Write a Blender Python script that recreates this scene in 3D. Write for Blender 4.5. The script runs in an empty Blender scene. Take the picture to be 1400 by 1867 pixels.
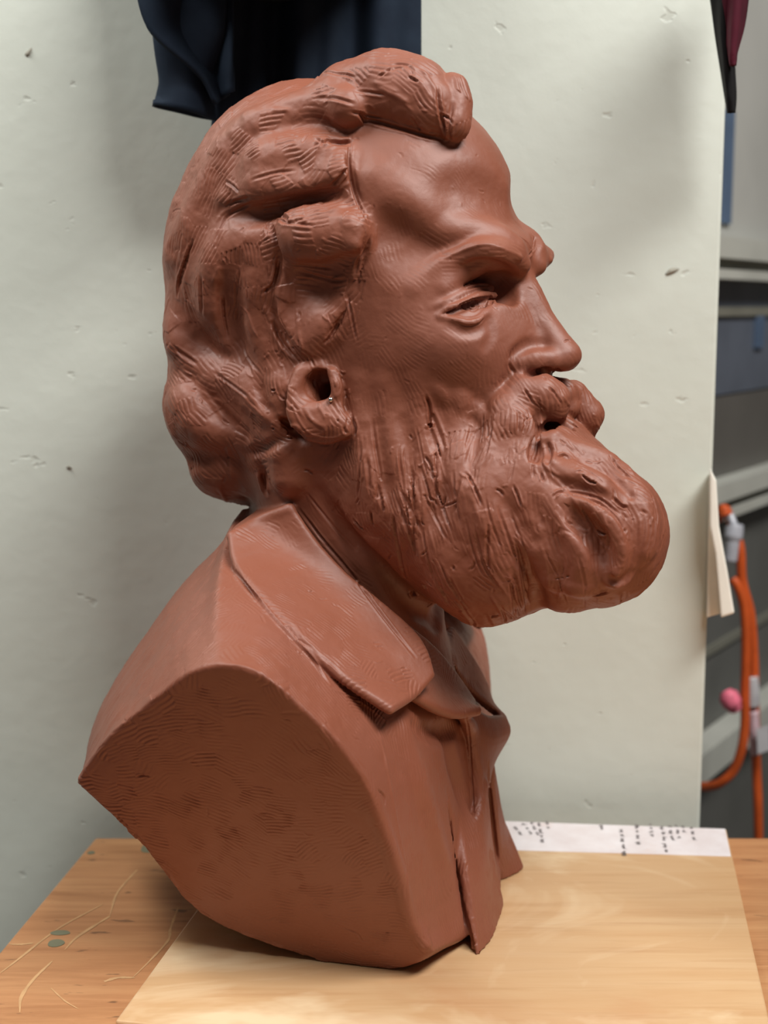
import bpy, bmesh, math, random, time
import numpy as np
from mathutils import Vector, Matrix

T_START = time.time()
random.seed(11)
SC = bpy.context.scene
COL = SC.collection

# ---------------------------------------------------------------- camera, world, lights, exposure
UNIT = 0.00035                                    # metres per clay unit
ZBOARD = 0.922                                    # top of the plywood board the bust stands on
EYE_H = 1100.0 * UNIT
TILT = math.radians(8.5)
CAM = np.array([0.0, 0.0, ZBOARD + EYE_H])
cam_data = bpy.data.cameras.new('camera')
cam_data.sensor_fit = 'HORIZONTAL'
cam_data.sensor_width = 36.0
cam_data.lens = 2500.0 / 1400.0 * 36.0
cam_data.clip_start = 0.05
cam_data.dof.use_dof = True
cam_data.dof.focus_distance = 0.80
cam_data.dof.aperture_fstop = 8.0
cam = bpy.data.objects.new('camera', cam_data)
cam.location = CAM
cam.rotation_euler = (math.radians(90) - TILT, 0, 0)
COL.objects.link(cam)
SC.camera = cam

world = bpy.data.worlds.new('workshop_air')
SC.world = world
world.use_nodes = True
world.node_tree.nodes['Background'].inputs[0].default_value = (1.0, 0.97, 0.92, 1)
world.node_tree.nodes['Background'].inputs[1].default_value = 0.06

def area_light(name, loc, target, size, size_y, power, color=(1, 1, 1)):
    d = bpy.data.lights.new(name, 'AREA')
    d.shape = 'RECTANGLE'; d.size = size; d.size_y = size_y; d.energy = power; d.color = color
    o = bpy.data.objects.new(name, d)
    o.location = loc
    o.rotation_euler = (Vector(target) - Vector(loc)).to_track_quat('-Z', 'Y').to_euler()
    COL.objects.link(o)
    return o
area_light('overhead_light', (0.88, -0.10, 2.95), (0.05, 0.95, 1.2), 1.3, 0.5, 60, (1.0, 0.975, 0.945))
area_light('overhead_light', (-0.85, 0.80, 2.25), (-0.55, 1.04, 1.0), 1.3, 0.20, 16.0, (1.0, 0.975, 0.945))  # fill light added to brighten the left of the wall

SC.view_settings.view_transform = 'Standard'
SC.view_settings.look = 'None'
SC.view_settings.gamma = 1.0
SC.view_settings.use_curve_mapping = False
SC.view_settings.exposure = 0.05

# ---------------------------------------------------------------- helpers
FWD = np.array([0.0, math.cos(TILT), -math.sin(TILT)])
UPW = np.array([0.0, math.sin(TILT), math.cos(TILT)])
RIGHT = np.array([1.0, 0.0, 0.0])

def ray(u, v):
    return FWD + RIGHT * (u - 700.0) / 2500.0 - UPW * (v - 933.5) / 2500.0
def on_z(u, v, z):
    r = ray(u, v); return CAM + r * ((z - CAM[2]) / r[2])
def on_y(u, v, y):
    r = ray(u, v); return CAM + r * ((y - CAM[1]) / r[1])

def srgb(r, g, b):
    f = lambda c: (c / 255.0 / 12.92) if c <= 10 else ((c / 255.0 + 0.055) / 1.055) ** 2.4
    return (f(r), f(g), f(b), 1.0)

class Mat:
    """small helper round a node material"""
    def __init__(self, name, rough=0.6, spec=0.4, metallic=0.0):
        self.m = bpy.data.materials.new(name); self.m.use_nodes = True
        self.t = self.m.node_tree; self.b = self.t.nodes['Principled BSDF']
        self.b.inputs['Roughness'].default_value = rough
        self.b.inputs['Specular IOR Level'].default_value = spec
        self.b.inputs['Metallic'].default_value = metallic
        self.tc = self.n('ShaderNodeTexCoord')
    def n(self, kind, **kw):
        x = self.t.nodes.new(kind)
        for k, v in kw.items(): setattr(x, k, v)
        return x
    def link(self, a, b): self.t.links.new(a, b)
    def coords(self, scale=(1, 1, 1), rot=(0, 0, 0), loc=(0, 0, 0)):
        mp = self.n('ShaderNodeMapping')
        mp.inputs['Scale'].default_value = scale; mp.inputs['Rotation'].default_value = rot; mp.inputs['Location'].default_value = loc
        self.link(self.tc.outputs['Object'], mp.inputs['Vector'])
        return mp.outputs['Vector']
    def noise(self, scale, detail=4, rough=0.5, vec=None, dist=0.0):
        x = self.n('ShaderNodeTexNoise')
        x.inputs['Scale'].default_value = scale; x.inputs['Detail'].default_value = detail
        x.inputs['Roughness'].default_value = rough; x.inputs['Distortion'].default_value = dist
        self.link(vec if vec is not None else self.tc.outputs['Object'], x.inputs['Vector'])
        return x.outputs['Fac']
    def ramp(self, fac, stops):
        x = self.n('ShaderNodeValToRGB')
        e = x.color_ramp.elements
        while len(e) < len(stops): e.new(0.5)
        for q, (p, c) in zip(e, stops): q.position = p; q.color = c
        self.link(fac, x.inputs['Fac'])
        return x.outputs['Color']
    def mix(self, fac, a, b, mode='MIX'):
        x = self.n('ShaderNodeMix', data_type='RGBA', blend_type=mode)
        if isinstance(fac, (int, float)): x.inputs[0].default_value = fac
        else: self.link(fac, x.inputs[0])
        for i, q in ((6, a), (7, b)):
            if isinstance(q, tuple): x.inputs[i].default_value = q
            else: self.link(q, x.inputs[i])
        return x.outputs[2]
    def math(self, op, a, b=0.0):
        x = self.n('ShaderNodeMath', operation=op)
        for i, q in ((0, a), (1, b)):
            if isinstance(q, (int, float)): x.inputs[i].default_value = q
            else: self.link(q, x.inputs[i])
        return x.outputs[0]
    def color(self, c):
        if isinstance(c, tuple): self.b.inputs['Base Color'].default_value = c
        else: self.link(c, self.b.inputs['Base Color'])
        return self
    def bump(self, h, strength=0.3, dist=0.001):
        x = self.n('ShaderNodeBump')
        x.inputs['Strength'].default_value = strength; x.inputs['Distance'].default_value = dist
        self.link(h, x.inputs['Height'])
        self.link(x.outputs['Normal'], self.b.inputs['Normal'])
        return self

def plain(name, c, rough=0.6, spec=0.4, var=0.15, scale=30.0):
    m = Mat(name, rough, spec)
    f = m.noise(scale, 4)
    d = tuple(q * (1 - var) for q in c[:3]) + (1,); e = tuple(min(1, q * (1 + var)) for q in c[:3]) + (1,)
    m.color(m.ramp(f, [(0.3, d), (0.7, e)]))
    return m.m

def empty(name, loc, label=None, cat=None, group=None, rotz=0.0):
    o = bpy.data.objects.new(name, None)
    o.empty_display_size = 0.05
    o.location = loc; o.rotation_euler = (0, 0, rotz)
    COL.objects.link(o)
    tag(o, label, cat, group)
    return o
def tag(o, label=None, cat=None, group=None, kind=None):
    if label: o['label'] = label
    if cat: o['category'] = cat
    if group: o['group'] = group
    if kind: o['kind'] = kind
    return o

def mesh_obj(name, verts, faces, mat, parent=None, smooth=False):
    """verts are world points; a child keeps its place under its parent"""
    me = bpy.data.meshes.new(name)
    verts = np.asarray(verts, float)
    if parent is not None:
        par = np.array(parent_inv(parent))
        verts = verts @ par[:3, :3].T + par[:3, 3]
    me.from_pydata([tuple(v) for v in verts], [], [tuple(f) for f in faces])
    me.update()
    bm = bmesh.new(); bm.from_mesh(me); bmesh.ops.recalc_face_normals(bm, faces=bm.faces); bm.to_mesh(me); bm.free()
    if smooth:
        for p in me.polygons: p.use_smooth = True
    me.materials.append(mat)
    o = bpy.data.objects.new(name, me)
    COL.objects.link(o)
    if parent is not None: o.parent = parent
    return o
def world_of(o):
    m = Matrix.LocRotScale(o.location, o.rotation_euler, o.scale)
    return world_of(o.parent) @ m if o.parent else m
def parent_inv(o):
    return world_of(o).inverted()

def bevel(o, w=0.002, seg=2):
    b = o.modifiers.new('bevel', 'BEVEL'); b.width = w; b.segments = seg; b.limit_method = 'ANGLE'
    return o

def prism(name, poly, z0, z1, mat, parent=None):
    """upright block over a ground polygon"""
    n = len(poly)
    v = [(p[0], p[1], z0) for p in poly] + [(p[0], p[1], z1) for p in poly]
    f = [tuple(range(n))[::-1], tuple(range(n, 2 * n))] + [(i, (i + 1) % n, n + (i + 1) % n, n + i) for i in range(n)]
    return mesh_obj(name, v, f, mat, parent)

def block(name, o, a, b, c, mat, parent=None):
    """box from corner o along the edges a, b, c"""
    o, a, b, c = [np.asarray(q, float) for q in (o, a, b, c)]
    v = [o, o + a, o + a + b, o + b, o + c, o + a + c, o + a + b + c, o + b + c]
    f = [(0, 3, 2, 1), (4, 5, 6, 7), (0, 1, 5, 4), (1, 2, 6, 5), (2, 3, 7, 6), (3, 0, 4, 7)]
    return mesh_obj(name, v, f, mat, parent)

def cr(P, per=8):
    P = np.asarray(P, float)
    if len(P) < 3:
        t = np.linspace(0, 1, per + 1)[:, None]; return P[0] + (P[1] - P[0]) * t
    Q = np.concatenate([[2 * P[0] - P[1]], P, [2 * P[-1] - P[-2]]])
    out = []
    for i in range(1, len(Q) - 2):
        for j in range(per):
            t = j / per
            out.append(0.5 * (2 * Q[i] + (Q[i + 1] - Q[i - 1]) * t + (2 * Q[i - 1] - 5 * Q[i] + 4 * Q[i + 1] - Q[i + 2]) * t * t + (3 * Q[i] - Q[i - 1] - 3 * Q[i + 1] + Q[i + 2]) * t ** 3))
    out.append(P[-1])
    return np.array(out)

def tube_mesh(path, radius, seg=10, caps=True):
    P = np.asarray(path, float)
    R = np.broadcast_to(np.asarray(radius, float), (len(P),))
    T = np.gradient(P, axis=0); T /= np.linalg.norm(T, axis=1, keepdims=True) + 1e-12
    ref = np.array([0, 0, 1.0]) if abs(T[0][2]) < 0.9 else np.array([1.0, 0, 0])
    n = np.cross(T[0], ref); n /= np.linalg.norm(n)
    v, f = [], []
    for i in range(len(P)):
        n = n - T[i] * (n @ T[i]); n /= np.linalg.norm(n) + 1e-12
        b = np.cross(T[i], n)
        for j in range(seg):
            a = 2 * math.pi * j / seg
            v.append(P[i] + R[i] * (math.cos(a) * n + math.sin(a) * b))
    for i in range(len(P) - 1):
        for j in range(seg):
            k = (j + 1) % seg
            f.append((i * seg + j, i * seg + k, (i + 1) * seg + k, (i + 1) * seg + j))
    if caps:
        f.append(tuple(range(seg))[::-1]); f.append(tuple((len(P) - 1) * seg + j for j in range(seg)))
    return v, f

def thick_grid(grid, th):
    """closed slab from a grid of points (rows x cols x 3)"""
    G = np.asarray(grid, float)
    du = np.gradient(G, axis=1); dv = np.gradient(G, axis=0)
    N = np.cross(du, dv); N /= np.linalg.norm(N, axis=2, keepdims=True) + 1e-12
    r, c = G.shape[:2]
    A = (G + N * th / 2).reshape(-1, 3); B = (G - N * th / 2).reshape(-1, 3)
    n = r * c
    f = []
    for i in range(r - 1):
        for j in range(c - 1):
            a, b, d, e = i * c + j, i * c + j + 1, (i + 1) * c + j + 1, (i + 1) * c + j
            f.append((a, b, d, e)); f.append((n + e, n + d, n + b, n + a))
    edge = [i * c for i in range(r)] + [(r - 1) * c + j for j in range(1, c)] + [i * c + c - 1 for i in range(r - 2, -1, -1)] + [j for j in range(c - 2, 0, -1)]
    m = len(edge)
    for q in range(m):
        a, b = edge[q], edge[(q + 1) % m]
        f.append((a, b, n + b, n + a))
    return np.concatenate([A, B]), f
# ---------------------------------------------------------------- the room
ZT = ZBOARD - 0.012                                 # top of the workbench
yb = on_z(700, 1527, ZT)[1]                         # back edge of the workbench
YW = yb + 0.035                                     # front of the painted panel behind it
XW = on_y(1300, 860, YW)[0]                         # its right edge

mw = Mat('sage_paint', 0.55, 0.35)
n1 = mw.noise(3.0, 5, 0.6); n2 = mw.noise(55.0, 5, 0.6); n3 = mw.noise(14.0, 3, 0.5)
c = mw.ramp(n1, [(0.3, srgb(208, 214, 203)), (0.7, srgb(217, 223, 213))])
spots = mw.ramp(mw.noise(48.0, 3, 0.5, mw.coords((1.0, 1.0, 1.6), (0, 0.7, 0))), [(0.69, (0, 0, 0, 1)), (0.74, (1, 1, 1, 1))])
c = mw.mix(mw.math('MULTIPLY', spots, 0.16), c, srgb(150, 148, 132))
scr = mw.ramp(mw.noise(7.0, 6, 0.65, mw.coords((1.0, 1.0, 3.2), (0, 0.5, 0))), [(0.66, (0, 0, 0, 1)), (0.69, (1, 1, 1, 1))])
c = mw.mix(mw.math('MULTIPLY', scr, 0.12), c, srgb(222, 222, 212))
mw.color(c)
hgt = mw.math('ADD', mw.math('MULTIPLY', n2, 0.5), mw.math('ADD', mw.math('MULTIPLY', n3, 1.2), mw.math('MULTIPLY', spots, -0.5)))
mw.bump(hgt, 0.35, 0.0025)
MW = mw.m

mfloor = Mat('concrete', 0.8, 0.2); mfloor.color(mfloor.ramp(mfloor.noise(6, 6), [(0.3, srgb(120, 118, 112)), (0.7, srgb(145, 142, 136))])); mfloor.bump(mfloor.noise(60, 4), 0.2, 0.002)
mceil = plain('ceiling_paint', srgb(225, 223, 215), 0.8, 0.2, 0.04, 4)
def struct(o): o['kind'] = 'structure'; return o
struct(block('floor', (-2.2, -1.6, -0.05), (5.0, 0, 0), (0, 4.9, 0), (0, 0, 0.05), mfloor.m))
wall_back = struct(bevel(block('wall_back', (-1.7, YW, 0.0), (XW + 1.7, 0, 0), (0, 0.022, 0), (0, 0, 2.5), MW), 0.003))

mchip = plain('bare_chip', srgb(158, 155, 142), 0.8, 0.2, 0.25, 120)
def chip(u, v, w, h, rot):
    n = 14; rim = []; top = []
    for i in range(n):
        a = 2 * math.pi * i / n; q = 1 + 0.22 * math.sin(3 * a + u)
        x, y = math.cos(a) * w * q, math.sin(a) * h * q
        x, y = x * math.cos(rot) - y * math.sin(rot), x * math.sin(rot) + y * math.cos(rot)
        rim.append(on_y(u + x, v + y, YW - 0.0001)); top.append(on_y(u + 0.5 * x, v + 0.5 * y, YW - 0.0016))
    f = [(i, (i + 1) % n, n + (i + 1) % n, n + i) for i in range(n)] + [tuple(range(n, 2 * n))]
    return mesh_obj('paint_chip', rim + top, f, mchip, wall_back, True)
chip(1225, 494, 13, 5, -0.4); chip(52, 96, 9, 4, -1.0); chip(126, 852, 5, 3, 0.3)

# steel partition beyond the panel's edge, running off to the back on the right
PD = np.array([math.sin(math.radians(33)), math.cos(math.radians(33)), 0.0])        # along the partition
PN = np.array([math.cos(math.radians(33)), -math.sin(math.radians(33)), 0.0])       # its back side
P0 = CAM + ray(1300, 900) * (1.50 / ray(1300, 900)[1]); P0[2] = 0
PIN = PN
def part_hit(u, v, off=0.0):
    r = ray(u, v); q = P0 + PIN * off
    return CAM + r * (np.dot(q - CAM, PN) / np.dot(r, PN))
mgrey = plain('grey_steel', srgb(96, 96, 92), 0.45, 0.4, 0.12, 9)
mslate = plain('slate_steel', srgb(88, 94, 105), 0.4, 0.4, 0.16, 11)
mash = plain('ash_panel', srgb(176, 176, 170), 0.5, 0.4, 0.06, 7)
mbrown = plain('umber_steel', srgb(92, 89, 84), 0.45, 0.4, 0.10, 8)
mrail = plain('pale_rail', srgb(186, 187, 178), 0.4, 0.4, 0.08, 12)
mrail2 = plain('dull_rail', srgb(120, 119, 108), 0.5, 0.3, 0.08, 12)
mblue = plain('blue_paint', srgb(84, 102, 126), 0.5, 0.3, 0.2, 14)
a0, a1 = -0.30, 1.5
def along(a, z, off=0.0): return P0 + PD * a + PIN * off + np.array([0, 0, z])
def pslab(name, z0, z1, front, depth, mat, par, s0=a0, s1=a1):
    return block(name, along(s0, z0, front - depth), PD * (s1 - s0), PIN * depth, (0, 0, z1 - z0), mat, par)
wall_side = empty('wall_right', tuple(P0)); wall_side['kind'] = 'structure'
def zat(u, v): return part_hit(u, v)[2]
zs = [0.02, zat(1306, 1346), zat(1306, 1176), zat(1308, 893), zat(1310, 722), zat(1312, 568), zat(1314, 462), 2.45]
mats = [mgrey, mgrey, mgrey, mbrown, mslate, mslate, mash]
for i in range(7):
    pslab('panel', zs[i] + 0.001, zs[i + 1] - 0.001, 0.0, 0.02, mats[i], wall_side)
for z, h, d in ((zs[1], 0.034, 0.030), (zs[3], 0.020, 0.026), (zs[6], 0.022, 0.026)):
    pslab('rail', z - h / 2 + 0.004, z + h / 2 + 0.004, d, d - 0.0005, mrail, wall_side)
    if h < 0.03:
        pslab('rail', z - h / 2 - 0.006, z - h / 2 + 0.003, d * 0.5, d * 0.5 - 0.0005, mrail2, wall_side)
        pslab('rail', z - h / 2 - 0.017, z - h / 2 - 0.007, d * 0.9, d * 0.9 - 0.0005, mrail, wall_side)
for z in (zs[2], zs[5]):
    pslab('seam_strip', z - 0.005, z + 0.005, 0.004, 0.0035, mrail2, wall_side)
b0 = part_hit(1323, 320); aa = np.dot(b0 - P0, PD)
pslab('blue_strip', zat(1322, 408), zat(1322, 200), 0.004, 0.0035, mblue, wall_side, aa - 0.014, aa + 0.012)
b0 = part_hit(1381, 600); aa = np.dot(b0 - P0, PD)
pslab('blue_strip', zat(1381, 634), zat(1381, 575), 0.004, 0.0035, mblue, wall_side, aa - 0.014, aa + 0.014)

# ---------------------------------------------------------------- workbench and plywood board
mt = Mat('worn_plywood', 0.55, 0.35)
g1 = mt.noise(9.0, 8, 0.65, mt.coords((0.55, 7.0, 1.0), (0, 0, 0.02)), 0.6)
g2 = mt.noise(30.0, 6, 0.6, mt.coords((0.4, 5.0, 1.0), (0, 0, -0.03)))
g3 = mt.noise(4.5, 5, 0.6)
c = mt.ramp(g1, [(0.25, srgb(150, 102, 64)), (0.5, srgb(188, 138, 94)), (0.78, srgb(208, 162, 114))])
c = mt.mix(mt.ramp(g2, [(0.5, (0, 0, 0, 1)), (0.75, (0.6, 0.6, 0.6, 1))]), c, srgb(146, 96, 60))
c = mt.mix(mt.ramp(g3, [(0.42, (0, 0, 0, 1)), (0.62, (0.4, 0.4, 0.4, 1))]), c, srgb(196, 136, 92))
c = mt.mix(mt.ramp(mt.noise(70, 3, 0.6, mt.coords((0.5, 1.6, 1))), [(0.66, (0, 0, 0, 1)), (0.72, (0.7, 0.7, 0.7, 1))]), c, srgb(96, 70, 50))
mt.color(c); mt.bump(mt.math('ADD', g1, mt.math('MULTIPLY', g2, 0.6)), 0.2, 0.001)
mb = Mat('pale_plywood', 0.42, 0.45)
g1 = mb.noise(7.0, 7, 0.6, mb.coords((0.5, 6.0, 1.0), (0, 0, 0)), 0.8)
g2 = mb.noise(26.0, 5, 0.6, mb.coords((0.35, 5.0, 1.0)))
g3 = mb.noise(5.5, 5, 0.62, mb.coords((1, 1, 1), (0, 0, 0.6)), 1.2)
c = mb.ramp(g1, [(0.25, srgb(203, 159, 113)), (0.55, srgb(211, 173, 129)), (0.8, srgb(217, 183, 143))])
c = mb.mix(mb.ramp(g2, [(0.52, (0, 0, 0, 1)), (0.78, (0.5, 0.5, 0.5, 1))]), c, srgb(182, 132, 88))
c = mb.mix(mb.ramp(g3, [(0.50, (0, 0, 0, 1)), (0.64, (0.8, 0.8, 0.8, 1))]), c, srgb(238, 214, 176))
c = mb.mix(mb.ramp(mb.noise(4.0, 5, 0.6, mb.coords((1, 1.5, 1), (0, 0, 0), (3, 1, 0)), 0.8), [(0.55, (0, 0, 0, 1)), (0.72, (0.55, 0.55, 0.55, 1))]), c, srgb(196, 134, 90))
mb.color(c); mb.bump(mb.math('ADD', g1, g2), 0.12, 0.0006)
medge = plain('plywood_edge', srgb(176, 134, 88), 0.7, 0.2, 0.2, 60)

tl = on_z(175, 1525, ZT); tfl = on_z(0, 1734, ZT)
el = (tfl - tl) / np.linalg.norm(tfl - tl)
bench = empty('workbench', (0.45, 0.7, 0.0), 'wooden workbench with a scratched worn plywood top against the sage wall', 'workbench')
fl = tl + el * 0.62
top_poly = [(tl[0], yb), (1.25, yb), (1.25, fl[1]), (fl[0], fl[1])]
bevel(prism('tabletop', top_poly, ZT - 0.038, ZT, mt.m, bench), 0.002)
for x, y in ((fl[0] + 0.07, fl[1] + 0.04), (tl[0] + 0.06, yb - 0.09), (1.16, fl[1] + 0.04), (1.16, yb - 0.09)):
    bevel(block('leg', (x, y, 0.0), (0.07, 0, 0), (0, 0.07, 0), (0, 0, ZT - 0.038), medge, bench), 0.003)
mplug = plain('grey_green_filler', srgb(124, 124, 100), 0.6, 0.3, 0.1, 40)
for u, v, w, h in ((110, 1701, 18, 4.5), (102, 1720, 15, 7), (272, 1546, 15, 9), (166, 1555, 7, 3), (262, 1528, 9, 3)):
    c0 = on_z(u, v, ZT); rx = on_z(u + w, v, ZT)[0] - c0[0]; ry = (on_z(u, v - h, ZT) - c0)[1]
    ring = [(c0[0] + rx * math.cos(t) * (1 + 0.06 * math.sin(3 * t + u)), c0[1] + ry * math.sin(t)) for t in np.linspace(0, 2 * math.pi, 25)[:-1]]
    prism('filler_patch', ring, ZT - 0.002, ZT + 0.0003, mplug, bench)
mscr = plain('pale_scratch', srgb(206, 164, 118), 0.7, 0.2, 0.12, 90)
def flat_line(name, pts, w, z, mat, par, per=6, jit=0.3):
    P = cr([on_z(u, v, z) for u, v in pts], per)
    T = np.gradient(P, axis=0); T /= np.linalg.norm(T, axis=1, keepdims=True) + 1e-12
    Nn = np.cross(T, (0, 0, 1.0))
    n = len(P); e = np.sin(np.linspace(0.12, 1, n) * math.pi * 0.97 + 0.02) ** 0.5
    ww = w * e * (1 + jit * np.array([random.uniform(-1, 1) for _ in range(n)]))
    a = P + Nn * ww[:, None] / 2; b = P - Nn * ww[:, None] / 2
    v = np.concatenate([a, b]); v[:, 2] = z + 0.0002
    return mesh_obj(name, v, [(i, i + 1, n + i + 1, n + i) for i in range(n - 1)], mat, par)
for pts, w in (([(250, 1586), (214, 1628), (200, 1671)], .0016), ([(200, 1671), (143, 1707), (118, 1732)], .0021), ([(95, 1753), (61, 1786), (39, 1818), (36, 1846)], .0020),
               ([(325, 1654), (311, 1693), (307, 1714), (279, 1746), (243, 1782)], .0016), ([(186, 1650), (107, 1693), (30, 1752), (0, 1775)], .0016),
               ([(190, 1790), (215, 1783), (246, 1783)], .003), ([(93, 1802), (118, 1825), (143, 1840)], .0009), ([(60, 1720), (40, 1722), (18, 1722)], .002)):
    flat_line('scratch', pts, w, ZT, mscr, bench)

# board
A = on_z(210, 1861, ZBOARD); Bk = on_z(357, 1660, ZBOARD); R1 = on_z(1324, 1511, ZBOARD); R2 = on_z(1398, 1839, ZBOARD)
e1 = (Bk - A) / np.linalg.norm(Bk - A); er = (R1 - R2) / np.linalg.norm(R1 - R2)
e2 = np.array([e1[1], -e1[0], 0])
bl_line = on_z(920, 1497, ZBOARD); eb = (R1 - bl_line) / np.linalg.norm(R1 - bl_line)
def isect(p, d, q, e):
    m = np.array([[d[0], -e[0]], [d[1], -e[1]]]); t = np.linalg.solve(m, (q - p)[:2]); return p + d * t[0]
BLc = isect(A, e1, R1, eb); FRc = isect(R1, er, A, e2)
board = empty('plywood_board', (float((A + R1)[0] / 2), float((A + R1)[1] / 2), ZT), 'square pale plywood board lying on the workbench under the clay bust', 'board')
bevel(prism('board_panel', [A[:2], FRc[:2], R1[:2], BLc[:2]], ZT, ZBOARD, mb.m, board), 0.0012)
s0 = on_z(1333, 1562, ZBOARD); s1 = on_z(945, 1551, ZBOARD)
sl = isect(A, e1, s0, (s1 - s0)); sr = isect(R1, er, s0, (s1 - s0))
mwhite = Mat('white_primer', 0.45, 0.4)
c = mwhite.ramp(mwhite.noise(30, 5, 0.6), [(0.35, srgb(232, 222, 222)), (0.7, srgb(248, 244, 246))])
c = mwhite.mix(mwhite.ramp(mwhite.noise(16, 4, 0.6), [(0.58, (0, 0, 0, 1)), (0.75, (0.55, 0.55, 0.55, 1))]), c, srgb(232, 196, 178))
mwhite.color(c)
def shrink(p): return p
strip = prism('painted_strip', [sl[:2] + (0.001, 0), sr[:2] - (0.0012, 0), R1[:2] - (0.0012, 0.0012), BLc[:2] + (0.001, -0.0012)], ZBOARD - 0.001, ZBOARD + 0.0004, mwhite.m, board)
strip['label'] = 'white strip with faint pencil handwriting'
mink = plain('pencil', srgb(120, 112, 112), 0.7, 0.2, 0.25, 60)
# lines of pencil writing, each running from front to back
rs = random.Random(5)
lines = [((938, 1507), (948, 1520)), ((953, 1501), (966, 1517)), ((968, 1499), (984, 1527)), ((982, 1500), (989, 1536)), ((996, 1497), (1000, 1512)),
         ((1096, 1504), (1098, 1516)), ((1132, 1512), (1138, 1552)), ((1160, 1503), (1164, 1540)), ((1185, 1502), (1190, 1528)), ((1206, 1506), (1214, 1550)),
         ((1220, 1505), (1226, 1530)), ((1232, 1504), (1238, 1526)), ((1244, 1505), (1246, 1514)), ((1260, 1508), (1264, 1528))]
wv, wf = [], []
for (u0, v0), (u1, v1) in lines:
    p, q = on_z(u0, v0, ZBOARD + 0.0005), on_z(u1, v1, ZBOARD + 0.0005)
    d = q - p; L = np.linalg.norm(d); d /= L; nrm = np.array([d[1], -d[0], 0])
    s = 0.0
    while s < L:
        ln = rs.uniform(0.004, 0.010)                # one word of joined letters
        k = max(6, int(ln / 0.0007)); pts = []
        for i in range(k):
            amp = 0.0014 * (1.9 if rs.random() < 0.15 else 1.0)
            pts.append(p + d * (s + ln * i / k) + nrm * amp * ((i % 2) * 2 - 1) * rs.uniform(0.5, 1))
        for i in range(len(pts) - 1):
            a, b = pts[i], pts[i + 1]; t = (b - a) / (np.linalg.norm(b - a) + 1e-9); m = np.array([t[1], -t[0], 0]) * 0.00028
            j = len(wv); wv += [a + m, b + m, b - m, a - m]; wf.append((j, j + 1, j + 2, j + 3))
        s += ln + rs.uniform(0.002, 0.005)
hw = mesh_obj('handwriting', wv, wf, mink, board); hw['kind'] = 'stuff'

# ---------------------------------------------------------------- jacket on the wall
mn = Mat('navy_cloth', 0.85, 0.25)
c = mn.ramp(mn.noise(40, 4), [(0.3, srgb(20, 31, 46)), (0.7, srgb(30, 43, 58))]); mn.color(c); mn.bump(mn.noise(900, 2), 0.15, 0.0004)
def wp(u, v, off): return on_y(u, v, YW - off)
jp = wp(520, -160, 0.05)
jacket = empty('hanging_jacket', tuple(jp), 'dark navy jacket hanging in folds on the wall behind the bust', 'jacket')
rows, cols = 22, 60
G = np.zeros((rows, cols, 3))
for i in range(rows):
    t = i / (rows - 1); v = -190 + 600 * t
    for j in range(cols):
        s = j / (cols - 1)
        u = 395 - 10 * t + (372 + 8 * t) * s
        fold = 0.5 + 0.32 * math.sin(s * 15.5 + 0.7 * math.sin(2.2 * t + 1)) + 0.18 * math.sin(s * 33 + 2.0 * t) 
        off = 0.020 + (0.034 * fold) * (0.45 + 0.55 * t) * (1 - 0.65 * s ** 3)
        G[i, j] = wp(u, v, off)
v, f = thick_grid(G, 0.003); mesh_obj('body_panel', v, f, mn.m, jacket, True)
# sleeve with an open cuff
path = [(330, -180, .060), (338, -60, .062), (345, 60, .066), (342, 140, .068), (337, 206, .066)]
P = cr([wp(*q) for q in path], 6); n = len(P)
rx = np.interp(np.linspace(0, 1, n), [0, .5, .78, 1], [.026, .024, .0175, .0215]); v, f = [], []
seg = 28
for ring in (0, 1):
    for i in range(n):
        for j in range(seg):
            a = 2 * math.pi * j / seg
            w = rx[i] * (1 + 0.09 * math.sin(3 * a + i * 0.25)) - ring * 0.0016
            tilt = 0.008 * (math.cos(a) * 0.6) if i > n - 3 else 0
            v.append(P[i] + np.array([math.cos(a) * w, math.sin(a) * w * 0.62, -tilt]))
for ring in (0, 1):
    for i in range(n - 1):
        for j in range(seg):
            k = (j + 1) % seg; o = ring * n * seg
            q = (o + i * seg + j, o + i * seg + k, o + (i + 1) * seg + k, o + (i + 1) * seg + j)
            f.append(q if ring == 0 else q[::-1])
for i in (0, n - 1):
    for j in range(seg):
        k = (j + 1) % seg; f.append((i * seg + j, i * seg + k, n * seg + i * seg + k, n * seg + i * seg + j))
mesh_obj('sleeve', v, f, mn.m, jacket, True)
# front flap falling across the sleeve
edge = cr([(236, -190), (247, -60), (252, 0), (268, 51), (303, 86), (341, 116), (371, 146), (393, 190)], 4)
G = np.zeros((len(edge), 16, 3))
for i, (u, vv) in enumerate(edge):
    for j in range(16):
        s = j / 15
        off = 0.088 + 0.010 * math.sin(s * 5 + i * 0.12) - 0.022 * s - 0.004 * math.exp(-((s) / 0.12) ** 2)
        G[i, j] = wp(u + (425 - u) * s, vv - 25 * s * (i / len(edge)), off)
v, f = thick_grid(G, 0.003); mesh_obj('front_flap', v, f, mn.m, jacket, True)

# unseen upper bulk of the jacket, added to throw soft shade on the wall
G = np.zeros((18, 30, 3))
for i in range(18):
    t = i / 17; a = math.pi * (0.02 + 0.96 * t)                     # from the wall over the front and back to the wall
    for j in range(30):
        s = j / 29; q = math.sin(math.pi * (0.04 + 0.92 * s)) ** 0.6
        v0 = -250 - 250 * math.cos(a) * q
        G[i, j] = wp(215 + 560 * s, v0, 0.012 + 0.17 * math.sin(a) * q + 0.006 * math.sin(9 * s + 2 * t))
v, f = thick_grid(G, 0.004); mesh_obj('shade_bulk', v, f, mn.m, jacket, True)

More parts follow.
